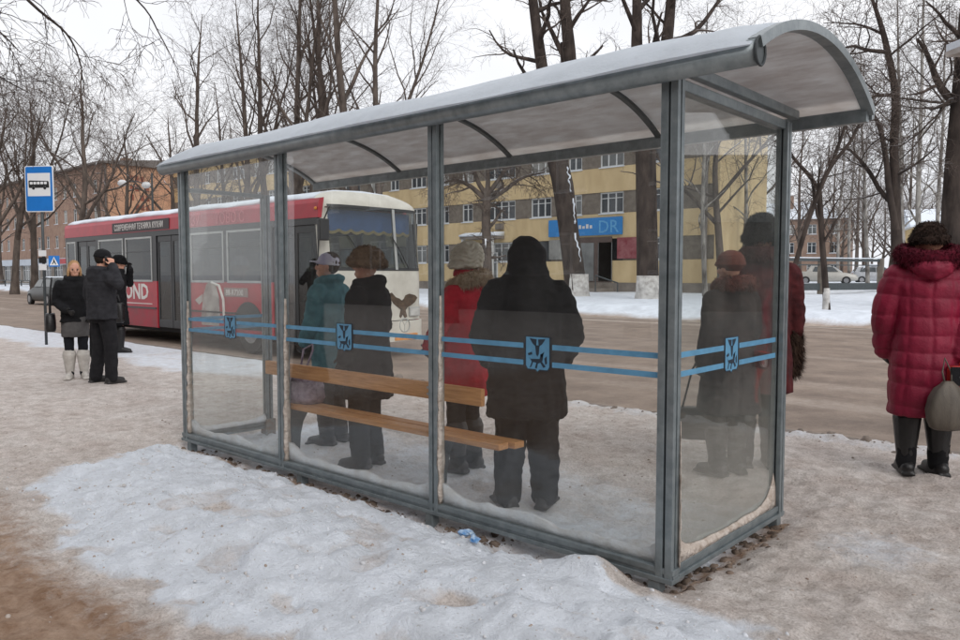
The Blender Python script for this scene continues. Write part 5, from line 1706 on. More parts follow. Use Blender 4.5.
# forked poplar with snow on its bark
d1 = 43.0
b = at_depth(577, 295, d1); b.z = .12
st = [px_stem([(577, 301), (574, 270), (568, 225), (563, 185), (557, 160)], d1, [.70, .60, .56, .60, .56], b),
      px_stem([(558, 165), (549, 110), (541, 60), (533, 0), (524, -70)], d1, [.44, .36, .33, .27, .10], b),
      px_stem([(560, 165), (568, 110), (570, 60), (565, 0), (566, -70)], d1, [.44, .40, .37, .30, .10], b)]
fork = make_tree('forked_poplar', 'thick forked poplar with whitewashed foot and snow stuck to its bark', b, grow_tree(501, st, 4, (7, 6, 5, 4), (6, 2.6, 1.3, .7), (52, 45, 45, 45), (.05, .02, 0, 0), .007, .15, skip=1), ('bark_dark', 'twig'), None, (.60, 1.35))
rs = random.Random(3)
m = MB()
pts, rad = st[0]
toward = -Vector((FW.x, FW.y, 0)).normalized()
for i0, i1 in ((6, 9), (10, 13), (14, 18)):
    line, rr_ = [], []
    for i in range(i0 * 3, i1 * 3 + 1):
        f = i / 3
        k = min(int(f), len(pts) - 2)
        p = Vector(pts[k]).lerp(Vector(pts[k + 1]), f - k)
        ang = .62 + .12 * math.sin(i * .4) + rs.uniform(-.16, .16)
        line.append(p + (RT * math.sin(ang) + toward * math.cos(ang)) * (rad[k] * .99) + Vector((0, 0, rs.uniform(-.05, .05))))
        rr_.append(rs.uniform(.008, .06))
    m.tube(line, rr_, 7)
m.build('bark_snow', M['snow'], fork, smooth=True, world=False)
d2 = 39.0
b = at_depth(648, 301, d2); b.z = .14
st = [px_stem([(648, 307), (648, 280), (647, 220), (646, 160), (645, 130)], d2, [.66, .57, .54, .52, .50], b),
      px_stem([(643, 135), (639, 90), (637, 50), (637, 0), (634, -60)], d2, [.36, .32, .30, .24, .10], b),
      px_stem([(648, 135), (660, 80), (667, 40), (671, 0), (674, -60)], d2, [.38, .34, .31, .25, .10], b)]
make_tree('twin_stem_poplar', 'thick twin-stemmed poplar with whitewashed foot beside the corner post of the shelter', b, grow_tree(502, st, 4, (7, 6, 5, 4), (6, 2.6, 1.3, .7), (52, 45, 45, 45), (.05, .02, 0, 0), .007, .15, skip=1), ('bark_dark', 'twig'), None, (.57, 1.25))
# little snowy tree by the entrance
d3 = 45.0
b = at_depth(487, 288, d3); b.z = .12
st = [px_stem([(487, 296), (487, 255), (486, 215), (487, 194)], d3, [.34, .28, .26, .22], b)] + [px_stem(q, d3, [.17, .13, .09, .04], b) for q in ([(487, 196), (478, 182), (472, 165), (455, 150)], [(487, 196), (497, 182), (510, 166), (535, 158)], [(486, 200), (470, 186), (455, 180), (440, 184)], [(487, 194), (488, 178), (486, 160), (480, 140)], [(488, 200), (505, 190), (522, 178), (545, 172)])]
make_tree('pollard_tree', 'small round-headed tree with snow on its branches by the entrance canopy', b, grow_tree(503, st, 3, (9, 7, 5), (2.6, 1.3, .8), (55, 50, 45), (-.06, -.12, -.15), .011, .3), ('bark', 'twig'))
# sapling with whitewashed stem
d4 = 27.5
b = at_depth(826, 306, d4); b.z = .2
st = [px_stem([(827, 312), (825, 280), (822, 240), (820, 205), (819, 188)], d4, [.13, .11, .10, .10, .09], b),
      px_stem([(819, 190), (808, 174), (797, 162), (780, 140), (770, 120)], d4, [.075, .07, .06, .05, .02], b),
      px_stem([(819, 190), (832, 165), (850, 142), (862, 120), (884, 95)], d4, [.08, .07, .06, .05, .02], b),
      px_stem([(784, 312), (789, 285), (796, 262), (806, 228), (819, 192), (833, 160), (845, 125), (850, 95)], d4 - .3, [.10, .09, .085, .08, .07, .065, .05, .02], b)]
make_tree('young_forked_tree', 'young forked tree with whitewashed foot in front of the low fence', b, grow_tree(504, st, 3, (7, 6, 5), (2.4, 1.1, .6), (45, 45, 45), (.03, .0, 0), .008, .4), ('bark_dark', 'twig'), None, (.105, .75))
# dark tree right of the shelter roof
d5 = 30.0
b = at_depth(896, 290, d5); b.z = .2
st = [px_stem([(898, 300), (896, 225), (894, 150), (895, 94), (887, 49), (879, 19), (868, -12)], d5, [.25, .20, .165, .14, .12, .09, .04], b),
      px_stem([(896, 230), (889, 190), (886, 160), (879, 125), (866, 108), (850, 96)], d5 - .4, [.14, .12, .10, .085, .06, .02], b),
      px_stem([(893, 205), (880, 190), (868, 170), (850, 150), (838, 150)], d5 + .3, [.10, .09, .08, .05, .02], b),
      px_stem([(888, 52), (868, 50), (852, 46), (835, 52)], d5, [.09, .07, .05, .02], b),
      px_stem([(893, 95), (875, 96), (860, 104), (845, 100)], d5, [.08, .06, .05, .02], b)]
make_tree('dark_limbed_tree', 'dark crooked tree with long side limbs right of the shelter roof', b, grow_tree(505, st, 4, (7, 6, 5, 4), (3.2, 1.6, .9, .5), (55, 48, 45, 45), (.02, .0, 0, 0), .008, .2), ('bark_dark', 'twig'))
# thick trunk at the edge
d6 = 19.0
b = at_depth(958, 320, d6); b.z = -.02
b = at_depth(957, 300, 30); b.z = .2
st = [px_stem([(953, 302), (954, 240), (957, 170), (962, 100), (968, 20), (975, -80)], 30, [.62, .52, .46, .40, .34, .15], b), px_stem([(960, 112), (953, 102), (946, 104), (930, 110)], 30, [.2, .16, .10, .03], b)]
make_tree('thick_trunk_tree', 'thick dark trunk rising behind the woman in the red coat', b, grow_tree(506, st, 4, (9, 6, 5, 4), (5, 2.4, 1.2, .6), (50, 45, 45, 45), (.05, .02, 0, 0), .010, .5), ('bark_dark', 'twig'))
# tree on this pavement, its twigs hanging into view at the top
b = Vector((-8.6, 0.2, 0))
st = [stem_up(77, 7.5, .20, .02, .03, 10)]
def hang(pxs, d, rad):
    a = Vector(st[0][0][8])
    w = [a] + [at_depth(x, y, dd) - b for (x, y), dd in zip(pxs, d)]
    return smooth_line(w, rad, 5)
st += [hang([(-60, -90), (28, 0), (66, 33), (80, 62), (82, 80)], [9, 9, 9, 9, 9], [.06, .032, .018, .012, .008, .004]),
       hang([(-20, -160), (60, -60), (137, 0), (160, 35), (178, 70)], [9, 9.5, 10, 10, 10], [.06, .032, .017, .011, .008, .004]),
       hang([(-100, -20), (-30, 10), (0, 32), (20, 52)], [8.5, 8.5, 8.5, 8.5], [.05, .026, .015, .010, .004]),
       hang([(-80, 20), (-30, 55), (2, 78), (28, 92)], [8.5, 8.5, 8.5, 8.5], [.05, .024, .014, .009, .004])]
make_tree('overhanging_tree', 'near bare tree whose thin hanging twigs reach in above the bus stop sign', b, grow_tree(507, st, 3, (9, 6, 4), (1.2, .55, .3), (38, 40, 40), (-.06, -.10, -.12), .0035, .35, .16), ('bark_dark', 'twig'))
# trees behind the photographer, mirrored in the panes
for i, (x, y, s) in enumerate([(-9, -9, .8), (-2.5, -10.5, .85), (4, -9, .8), (-16, -10, .85)]):
    t = thing('yard_tree', 'bare tree in the yard mirrored in the shelter glass', 'tree', (x, y, 0), i * 1.3, 'yard trees mirrored in the glass')
    for nm, me in zip(('trunk', 'crown'), PROTO['poplar%d' % (i % 4)]):
        put(nm, me, t, (0, 0, 0), 0, (s, s, s))
# overhead wires
wr_ = MB()
for x0, y0, x1, y1, d in ((690, 92, 990, 95, 40), (880, 92, 990, 92, 36)):
    a, c = at_depth(x0, y0, d), at_depth(x1, y1, d)
    pts = [a.lerp(c, i / 12) - Vector((0, 0, .4 * math.sin(math.pi * i / 12))) for i in range(13)]
    wr_.tube(pts, .012, 4)
    break
tag(wr_.build('overhead_wire', M['black']), 'thin overhead wire strung above the road right of the shelter', 'wire')
# ------------------------------------------------------------------ people
def sculpt(name, mb, voxel, mat_, parent, smooth=5, disp=None, fur=None):
    """fuse overlapping shapes into one continuous surface, relax it, then add folds"""
    me = mb.mesh(name)
    t = bpy.data.objects.new('tmp', me)
    COL.objects.link(t)
    r = t.modifiers.new('r', 'REMESH')
    r.mode = 'VOXEL'
    r.voxel_size = voxel
    sm = t.modifiers.new('s', 'SMOOTH')
    sm.factor = .5
    sm.iterations = smooth
    bpy.context.view_layer.update()
    out = bpy.data.meshes.new_from_object(t.evaluated_get(bpy.context.evaluated_depsgraph_get()))
    bpy.data.objects.remove(t)
    bpy.data.meshes.remove(me)
    n = len(out.vertices)
    if n and (disp or fur):
        co = np.empty(n * 3)
        out.vertices.foreach_get('co', co)
        co = co.reshape(-1, 3)
        no = np.empty(n * 3)
        out.vertices.foreach_get('normal', no)
        no = no.reshape(-1, 3)
        if disp:
            co = co + no * disp(co, no)[:, None]
            out.vertices.foreach_set('co', co.ravel())
            out.update()
        if fur:
            dens, ln, sel = fur
            rs = np.random.RandomState(3)
            idx = np.nonzero(sel(co))[0]
            if len(idx):
                idx = rs.choice(idx, dens)
                p = co[idx] + rs.normal(0, .004, (dens, 3))
                d = nrm(no[idx] + rs.normal(0, .45, (dens, 3)) + np.array([0, 0, -.35]))
                u, w = side_of(d)
                L = ln * rs.uniform(.5, 1.3, dens)
                q = np.stack([p + u * .0035 - d * .01, p - u * .0035 - d * .01, p + d * L[:, None] + np.array([0, 0, -.3]) * L[:, None]], 1).reshape(-1, 3)
                F = [tuple(v.vertices) for v in out.polygons] + [(n + 3 * i, n + 3 * i + 1, n + 3 * i + 2) for i in range(dens)]
                m2 = bpy.data.meshes.new(name)
                m2.from_pydata(np.concatenate([co, q]).tolist(), [], F)
                m2.update()
                bpy.data.meshes.remove(out)
                out = m2
    out.name = name
    out.materials.clear()
    return link(name, out, mat_, parent, True)

def cloth_disp(amp=.010, seed=0, fold=1.0):
    def f(co, no):
        a = fbm(co * [1, 1, .55], 9, 3, seed) * amp * .8 - np.abs(vnoise(co * [1, 1, 1.7], 12, seed + 9)) * amp * .7
        b = fbm(co * [1, 1, .18], 16, 2, seed + 5) * amp * .8 * fold * sstep(1.15, .6, co[:, 2])
        return a + b
    return f
def limb(mb, pts, rad, n=12):
    mb.tube(pts, rad, n)
    for p, r in zip(pts, rad):
        mb.ball(p, r * .985, 10, 6)
def rings(mb, prof, n=22, cy=0.0, lean=None):
    """stack of horizontal ellipses: (z, rx, ry, y offset)"""
    rr_ = []
    for q in prof:
        z, rx, ry = q[:3]
        oy = q[3] if len(q) > 3 else 0
        rr_.append([(rx * math.copysign(abs(math.cos(a)) ** .85, math.cos(a)), oy + ry * math.copysign(abs(math.sin(a)) ** .85, math.sin(a)), z) for a in (2 * math.pi * i / n for i in range(n))])
    mb.loft(rr_)
def hand_shape(mb, wrist, d, nrm_, side, curl=.7, fat=1.0):
    """palm, four unequal bent fingers and a thumb leaving the side of the palm"""
    d, nrm_ = Vector(d).normalized(), Vector(nrm_)
    nrm_ = (nrm_ - d * nrm_.dot(d)).normalized()
    s = d.cross(nrm_) * side
    w = Vector(wrist)
    k = .0095 * fat
    pr = []
    for t, hw, th in ((-.02, .024, .017), (.02, .034, .016), (.06, .042, .015), (.088, .043, .012)):
        c = w + d * t
        pr.append([c + s * hw * math.cos(a) + nrm_ * th * math.sin(a) for a in (2 * math.pi * i / 12 for i in range(12))])
    mb.loft(pr)
    for i, L in enumerate((.068, .078, .073, .056)):
        b = w + d * .080 + s * (.036 - .024 * i)
        c1, c2, c3 = curl * .55, curl * 1.2, curl * 1.7
        p1 = b + (d * math.cos(c1) + nrm_ * math.sin(c1)) * L * .45
        p2 = p1 + (d * math.cos(c2) + nrm_ * math.sin(c2)) * L * .32
        p3 = p2 + (d * math.cos(c3) + nrm_ * math.sin(c3)) * L * .25
        mb.tube([b, p1, p2, p3], [k, k, k * .92, k * .75], 8)
    b = w + d * .025 + s * .03
    p1 = b + (d * .6 + s * .75 + nrm_ * .25).normalized() * .036
    p2 = p1 + (d * .85 + s * .25 + nrm_ * .5).normalized() * .032
    mb.tube([b, p1, p2], [k * 1.25, k * 1.15, k * .9], 8)

SKIN = mat('skin', srgb(206, 160, 136), 0.55, 0, 0.12, 18, c2=srgb(186, 132, 112))
M['eye'] = mat('eye', (0.03, 0.025, 0.02), 0.15)
def fabric(name, c, c2=None, rough=.9, sc=10):
    return mat(name, srgb(*c), rough, 0, 0.25, sc, 0.35, 220, c2=srgb(*c2) if c2 else None, spec=.25)
F_BLACK = fabric('black_cloth', (30, 30, 33), (17, 17, 19))
F_CHAR = fabric('charcoal_cloth', (52, 52, 56), (36, 36, 40))
F_TROUS = fabric('dark_trousers', (38, 37, 40), (24, 24, 27))
F_LEATH = mat('black_leather', srgb(28, 27, 28), 0.4, 0, 0.3, 20, 0.2, 80)
F_SHOE = mat('dark_shoe', srgb(38, 35, 34), 0.5, 0, 0.3, 20, 0.2, 60)

def person(label, loc, yaw, h, sp):
    S = h / 1.75
    root = None
    mv = sp.get('voxel', .011)
    lean = sp.get('lean', 0.0)
    gw = sp.get('girth', 1.0)
    def up(p):          # lean of the upper body about the hips
        x, y, z = p
        return Vector((x, y + max(0, z - .9) * lean, z))
    shw = .185 * sp.get('shoulder', 1.0)
    arms = {}
    for sd in (1, -1):
        el, wr = sp.get('R' if sd > 0 else 'L', ((.26, -.04, 1.14), (.27, .05, .90)))
        arms[sd] = [up((sd * shw, -.005, 1.395)), Vector((sd * el[0], el[1] + max(0, el[2] - .9) * lean, el[2])), Vector((sd * wr[0], wr[1] + max(0, wr[2] - .9) * lean, wr[2]))]
    feet = sp.get('feet', ((.10, 0.0, 8), (-.10, .02, -8)))
    legs = []
    for (fx, fy, ta), sd in zip(feet, (1, -1)):
        hip = Vector((sd * .09, 0, .90))
        ank = Vector((fx, fy, .085))
        kn = (hip + ank) / 2 + Vector((0, .03, .02))
        legs.append((hip, kn, ank, ta))
    hy, hp, hroll = sp.get('head', (0, 0, 0))
    hm = Matrix.Rotation(R(hy), 3, 'Z') @ Matrix.Rotation(R(hp), 3, 'X') @ Matrix.Rotation(R(hroll), 3, 'Y')
    neck = up((0, -.005, 1.485))
    hc = neck + hm @ Vector((0, .025, .135))
    H = lambda x, y, z: hc + hm @ (Vector((x, y, z)) * 1.05)
    hs = sp.get('hat_size', 1.0)
    def tx(mb):         # scale to height
        mb.v = [(p[0] * S, p[1] * S, p[2] * S) for p in mb.v]
        return mb
    # ---- body, one continuous surface
    b = MB()
    rings(b, [(.84, .155, .105), (.95, .165, .11), (1.08, .145, .10), (1.22, .160, .108), (1.34, .178, .108), (1.42, .165, .09), (1.465, .085, .07)])
    if lean:
        b.v = [tuple(up(p)) for p in b.v]
    limb(b, [neck - Vector((0, 0, .07)), neck + Vector((0, .01, .06))], [.058, .052])
    for sd in (1, -1):
        a = arms[sd]
        limb(b, a, [.052, .043, .030])
    for hip, kn, ank, ta in legs:
        limb(b, [hip, kn, ank], [.082, .058, .040])
        f = Vector((math.sin(R(ta)), math.cos(R(ta)), 0))
        limb(b, [ank + Vector((0, 0, -.035)) - f * .04, ank + f * .08 + Vector((0, 0, -.045)), ank + f * .15 + Vector((0, 0, -.052))], [.042, .038, .026])
    def ebx(c, r, n=14, m=9):
        mm = MB().ball((0, 0, 0), r, n, m)
        b.add([c + hm @ Vector(p) for p in mm.v], mm.f)
    ebx(H(0, 0, .012), (.074, .092, .108))
    ebx(H(0, .032, -.062), (.054, .056, .052))
    ebx(H(0, .074, .035), (.052, .018, .014))
    b.tube([H(0, .086, .015), H(0, .102, -.020), H(0, .100, -.034)], [.009, .013, .012], 8)
    ebx(H(0, .086, -.060), (.024, .010, .005))
    ebx(H(0, .084, -.072), (.021, .010, .006))
    for sd in (1, -1):
        ebx(H(sd * .074, -.006, -.002), (.012, .022, .033), 8, 6)
        ebx(H(sd * .044, .062, -.018), (.022, .020, .020), 8, 6)
    bare = sp.get('bare', ())
    for sd in (1, -1):
        if ('R' if sd > 0 else 'L') in bare:
            a = arms[sd]
            hand_shape(b, a[2], sp.get('hd', {}).get(sd, a[2] - a[1]), sp.get('hn', {}).get(sd, (-sd, .3, 0)), sd, .8)
    root = sculpt('person', tx(b), .0075 if bare else .011, SKIN, None, 3)
    root.location = loc
    root.rotation_euler = (0, 0, yaw)
    tag(root, label, 'person', sp.get('group'))
    for sd in (1, -1):
        m = MB().ball(H(sd * .031, .079, .008), .0125, 8, 6)
        tx(m).build('eye', M['eye'], root, True, world=False)
    # ---- trousers / legs
    t = MB()
    for hip, kn, ank, ta in legs:
        limb(t, [hip, kn, ank + Vector((0, -.005, -.01))], sp.get('leg_r', [.105, .082, .070]))
    rings(t, [(.80, .165, .12), (.93, .175, .125), (1.03, .160, .115)])
    sculpt('trousers', tx(t), mv, sp.get('trousers', F_TROUS), root, 4, cloth_disp(sp.get('trouser_fold', .010), 3, 1.6))
    # ---- boots
    bt, bm = sp.get('boots', (.16, F_SHOE))
    for hip, kn, ank, ta in legs:
        m = MB()
        f = Vector((math.sin(R(ta)), math.cos(R(ta)), 0))
        tp = ank + (kn - ank) * ((bt - .085) / (kn.z - ank.z))
        rb = sp.get('boot_r', .062)
        limb(m, [ank, tp], [.058, rb + .012 + .02 * (bt > .3)])
        limb(m, [ank - f * .045 + Vector((0, 0, -.035)), ank + f * .07 + Vector((0, 0, -.040)), ank + f * .155 + Vector((0, 0, -.048))], [.050, .048, .036])
        m.obox(ank + f * .055 + Vector((0, 0, -.075)), f * .145, Vector((f.y, -f.x, 0)) * .044, (0, 0, .012))
        sculpt('boot', tx(m), .008, bm, root, 3)
    # ---- coat
    c = sp['coat']
    th = c.get('thick', .025)
    hem, fl = c['hem'], c.get('flare', 0.0)
    prof = []
    for z, rx, ry in ((.90, .170, .125), (1.00, .165, .122), (1.10, .158, .118), (1.22, .170, .122), (1.33, .186, .120), (1.395, .168, .106), (1.44, .130, .094), (1.475, .102, .086), (1.515, .088, .084)):
        prof.append((z, (rx + th) * gw, (ry + th) * gw))
    low = []
    z = .80
    while z > hem + .03:
        k = (.9 - z) / .5
        low.append((z, (.178 + th + fl * k) * gw, (.132 + th + fl * k) * gw))
        z -= .10
    k = (.9 - hem) / .5
    low.append((hem, (.180 + th + fl * k) * gw, (.134 + th + fl * k) * gw))
    m = MB()
    pr = list(reversed(low)) + [p for p in prof if p[0] > hem + .04]
    rings(m, pr)
    m.v = [tuple(up(p)) for p in m.v]
    sl = c.get('sleeve', 1.0)
    for sd in (1, -1):
        a = arms[sd]
        e = a[1] + (a[2] - a[1]) * .97
        limb(m, [a[0] - Vector((0, 0, .015)), (a[0] + a[1]) / 2, a[1], e], [(.070 + th * .7) * sl, (.068 + th * .6) * sl, (.062 + th * .5) * sl, (.052 + th * .4) * sl])
    if c.get('hood') == 'down':
        q = up((0, -.10, 1.46))
        m.ball(q, (.135, .075, .085), 12, 8).ball(q + Vector((0, -.03, -.05)), (.10, .05, .10), 12, 8)
        for sd in (1, -1):
            m.ball(q + Vector((sd * .085, .05, .02)), (.06, .085, .055), 10, 7)
    if c.get('hood') == 'up':
        def eb(cx, r):
            mm = MB().ball((0, 0, 0), r, 16, 10)
            m.add([cx + hm @ Vector(p) for p in mm.v], mm.f)
        eb(H(0, -.018, .018), (.128, .132, .132))
        eb(H(0, -.02, .085), (.100, .110, .062))
        eb(H(0, -.03, -.085), (.145, .12, .10))
        for sd in (1, -1):
            eb(H(sd * .07, .045, -.02), (.035, .06, .12))
    if c.get('hood') != 'up':
        m.tube([up((.105 * math.cos(a), -.01 + .095 * math.sin(a), 1.490 + .02 * math.sin(-a))) for a in (2 * math.pi * i / 14 for i in range(15))], .052 if c.get('collar') else .034, 8)
    dz = c.get('quilt')
    dsp = cloth_disp(c.get('fold', .015), c.get('seed', 1), 1.3)
    if dz:
        def dsp(co, no, S=S):
            z = co[:, 2] / S
            a = np.arctan2(co[:, 1], co[:, 0])
            ax = np.abs(co[:, 0]) / S
            row = np.abs(np.sin(math.pi * (z + .05 * vnoise(co, 3, 2)) / dz))
            colm = np.abs(np.sin(a * 4 + .35 * vnoise(co, 4, 8)))
            body = sstep(.27, .24, ax)
            q = np.sqrt(row) * (.35 + .65 * np.minimum(1, colm * 2.2) * body + .65 * (1 - body))
            return .014 * q - .007 + .010 * fbm(co * [1, 1, .7], 11, 3, 4)
    coat = sculpt('coat', tx(m), c.get('voxel', mv), c['mat'], root, c.get('relax', 5), dsp, c.get('fur'))
    if 'skirt' in sp:
        m = MB()
        rings(m, [(sp['skirt'][0], .195, .165), (.75, .19, .16), (.92, .185, .15), (1.0, .17, .13)])
        sculpt('skirt', tx(m), .011, sp['skirt'][1], root, 3, cloth_disp(.008, 9))
    # ---- fur or cloth trims
    for nm, mt, pts, rad, dens, ln in sp.get('trims', ()):
        m = MB()
        pp = [up(p) if p[2] > .9 else Vector(p) for p in pts]
        m.tube(pp, rad, 12)
        for p, r in ((pp[0], rad if not isinstance(rad, list) else rad[0]), (pp[-1], rad if not isinstance(rad, list) else rad[-1])):
            m.ball(p, r * .98, 10, 6)
        sculpt(nm, tx(m), .010, mt, root, 2, lambda co, no: .008 * fbm(co, 30, 3, 2), (dens, ln, lambda co: np.ones(len(co), bool)) if dens else None)
    # ---- hands
    for sd in (1, -1):
        ky = 'R' if sd > 0 else 'L'
        if ky in bare or ky in sp.get('hidden_hands', ()):
            continue
        a = arms[sd]
        m = MB()
        hand_shape(m, a[2], sp.get('hd', {}).get(sd, a[2] - a[1]), sp.get('hn', {}).get(sd, (-sd, .3, 0)), sd, sp.get('curl', .8), 1.15)
        sculpt('glove', tx(m), .006, sp.get('gloves', F_LEATH), root, 2)
    # ---- hair
    if 'hair' in sp:
        mt, ln = sp['hair']
        m = MB()
        def eh(cx, r):
            mm = MB().ball((0, 0, 0), r, 16, 10)
            m.add([cx + hm @ Vector(p) for p in mm.v], mm.f)
        eh(H(0, -.022, .030), (.084, .090, .108))
        if ln > .1:
            eh(H(0, -.062, -.06), (.085, .045, ln))
            for sd in (1, -1):
                eh(H(sd * .076, .008, -.045), (.020, .045, ln * .8))
        sculpt('hair', tx(m), .008, mt, root, 2, lambda co, no: .006 * fbm(co * [1, 1, .2], 60, 2, 5))
    # ---- hat
    if 'hat' in sp:
        ty, mt = sp['hat']
        m = MB()
        def ek(cx, r):
            mm = MB().ball((0, 0, 0), tuple(q * hs for q in r), 18, 12)
            m.add([cx + hm @ Vector(p) for p in mm.v], mm.f)
        def ringt(z, rx, ry, r, oy=-.005):
            m.tube([H(rx * hs * math.cos(a), oy + ry * hs * math.sin(a), z) for a in (2 * math.pi * i / 18 for i in range(19))], r * hs, 8)
        fur, dsp, vx = None, None, .008
        if ty == 'knit':
            ek(H(0, -.012, .052), (.092, .106, .085))
            ringt(.034, .080, .097, .017)
            dsp = lambda co, no: .0012 * np.sin(co[:, 2] * 300) + .003 * fbm(co, 40, 2, 3)
        elif ty == 'bulky_knit':
            ek(H(0, -.02, .050), (.112, .125, .105))
            ek(H(0, -.03, .085), (.100, .110, .085))
            ringt(-.012, .090, .104, .022)
            dsp = lambda co, no: .006 * np.sin(co[:, 2] * 190 + 3 * np.sin(co[:, 0] * 60)) + .005 * fbm(co, 45, 2, 3)
        elif ty == 'fur':
            ek(H(0, -.006, .068), (.108, .122, .084))
            ringt(.034, .092, .108, .034)
            dsp = lambda co, no: .006 * fbm(co, 45, 3, 3)
            fur = (5000, .013, lambda co: np.ones(len(co), bool))
        elif ty == 'tall_fur':
            ek(H(0, -.006, .085), (.112, .126, .095))
            ek(H(0, -.006, .120), (.100, .112, .075))
            ringt(.030, .094, .110, .036)
            for sd in (1, -1):
                ek(H(sd * .09, -.01, -.025), (.024, .05, .06))
            dsp = lambda co, no: .006 * fbm(co, 45, 3, 3)
            fur = (6000, .020, lambda co: np.ones(len(co), bool))
        elif ty == 'cap':
            ek(H(0, -.008, .048), (.088, .102, .080))
            mm = MB().ball((0, 0, 0), (.07, .06, .008), 14, 6)
            m.add([H(0, .11, .030) + hm @ Vector(p) for p in mm.v], mm.f)
            ringt(.022, .080, .096, .010)
            dsp = lambda co, no: .002 * fbm(co, 30, 2, 3)
        sculpt('hat', tx(m), vx, mt, root, 3, dsp, fur)
    return root, arms, S

def world_pt(root, p):
    return Matrix.Translation(root.location) @ Matrix.Rotation(root.rotation_euler.z, 4, 'Z') @ Vector(p)
def bag_shape(kind_, w, h, d, seed=1, n=18):
    """soft bag hanging from its mouth at the origin: ellipse sections going down"""
    rr_ = random.Random(seed)
    prof = {'pouch': ((0, .22), (.06, .34), (.16, .62), (.35, .85), (.6, 1.0), (.82, .98), (.94, .86), (1, .6)),
            'tote': ((0, .92), (.1, .95), (.4, .98), (.75, 1.0), (.93, .98), (1, .9)),
            'hand': ((0, .80), (.12, .9), (.45, 1.0), (.8, 1.02), (.95, .95), (1, .8)),
            'sack': ((0, .25), (.08, .45), (.25, .80), (.5, 1.0), (.78, 1.05), (.94, .9), (1, .6))}[kind_]
    ph = [rr_.uniform(0, 6) for _ in range(3)]
    R_ = []
    for t, k in prof:
        row = []
        for i in range(n):
            a = 2 * math.pi * i / n
            wv = 1 + (.16 if kind_ in ('pouch', 'sack') else .03) * math.sin(5 * a + ph[0] + 2 * t) * (1 - .5 * t) + .03 * math.sin(9 * a + ph[1])
            sq = .55 if kind_ in ('tote', 'hand') else .9
            row.append((w / 2 * k * wv * math.copysign(abs(math.cos(a)) ** sq, math.cos(a)), d / 2 * (k if kind_ != 'tote' else .6 + .4 * t) * wv * math.copysign(abs(math.sin(a)) ** sq, math.sin(a)), -h * t))
        R_.append(row)
    return R_
def bag(name, label, loc, yaw, kind_, w, h, d, mt, handles, hmt=None, seed=1):
    o = thing(name, label, 'bag', loc, yaw)
    m = MB().loft(bag_shape(kind_, w, h, d, seed))
    body = m.build('body', mt, o, True, world=False)
    for pts, r in handles:
        MB().tube(pts, r, 6).build('handle', hmt or mt, o, True, world=False)
    return o

def stand(x, Y, z=0.0):
    p = at_row(x, 300, Y)
    return Vector((p.x, p.y, z))
def gpt(x, y, z=0.0):
    r = sight(x, y)
    p = Vector((0, 0, EYE)) + r * ((z - EYE) / r.z)
    return Vector((p.x, p.y, z))

# man on the phone and the two women by the stop sign
man, A, S = person('person in black hooded jacket and knit hat, back turned, holding a phone to the ear', gpt(104, 383), R(8), 1.755, dict(
    R=((.36, .02, 1.30), (.17, .06, 1.53)), L=((.27, -.02, 1.15), (.25, .07, .91)), bare=('R',), hd={1: (-.35, .05, .95)}, hn={1: (-1, 0, -.1)},
    feet=((.14, .03, -8), (-.15, -.02, 6)), coat=dict(hem=.84, mat=F_CHAR, thick=.035, hood='down', flare=.01, fold=.013, seed=4), trousers=F_TROUS, leg_r=[.112, .094, .082], shoulder=1.08, girth=1.05,
    hat=('knit', F_BLACK), hair=(fabric('dark_hair', (40, 34, 30)), .05), head=(-12, -6, 0)))
ph = MB().box((.096, .0, 1.545), (.108, .045, 1.665))
pho = thing('phone', 'black mobile phone held to the ear under a knit hat', 'phone', man.location, man.rotation_euler.z)
ph.build('body', F_LEATH, pho, world=False, bevel=.004)
wom, A, S = person('person with blond hair in black jacket and grey skirt wearing white boots', gpt(77, 378), R(-112), 1.62, dict(
    R=((.24, .0, 1.14), (.10, .20, 1.02)), L=((.25, -.05, 1.14), (.22, .10, .93)), feet=((.09, 0, 10), (-.10, .03, -10)), curl=1.1,
    coat=dict(hem=.84, mat=F_BLACK, thick=.028, flare=.02, collar=True, seed=6), trousers=fabric('black_tights', (30, 32, 38)), leg_r=[.095, .068, .058],
    boots=(.36, fabric('white_felt_boot', (208, 204, 198), (176, 170, 164))), boot_r=.066, hair=(fabric('blond_hair', (188, 152, 112), (150, 116, 82)), .11), head=(10, -8, 0),
    skirt=(.62, fabric('grey_skirt', (98, 96, 96), (78, 76, 76)))))
bp_ = world_pt(wom, (.30, -.02, .90))
bag('shoulder_bag', 'black shoulder bag at the hip of the white-booted blond person', bp_, R(-112 + 90), 'hand', .34, .25, .13, F_LEATH, [([(-.13, 0, -.02), (-.09, .0, .22), (.0, .03, .48), (.08, .0, .22), (.12, 0, -.02)], .010)])
mb_ = world_pt(man, (-.27, .12, .80))
bag('dark_carrier_bag', 'long dark carrier bag hanging between the phone caller and white boots', mb_, R(40), 'tote', .28, .48, .13, F_BLACK, [([(-.07, 0, -.01), (-.03, 0, .10), (.03, 0, .10), (.07, 0, -.01)], .007)])
thr, A, S = person('person in long dark coat and black hat standing close to the bus side', gpt(119, 352), R(-38), 1.77, dict(
    R=((.26, -.02, 1.14), (.25, .08, .92)), L=((.28, .14, 1.25), (.09, .20, 1.52)), feet=((.08, .05, 4), (-.09, -.05, -4)), hd={-1: (.3, .0, 1)}, hn={-1: (1, 0, 0)},
    coat=dict(hem=.50, mat=F_BLACK, thick=.03, flare=.035, collar=True, seed=8), trousers=F_BLACK, leg_r=[.095, .068, .056], boots=(.42, F_LEATH), hat=('fur', F_BLACK), head=(0, -10, 0)))
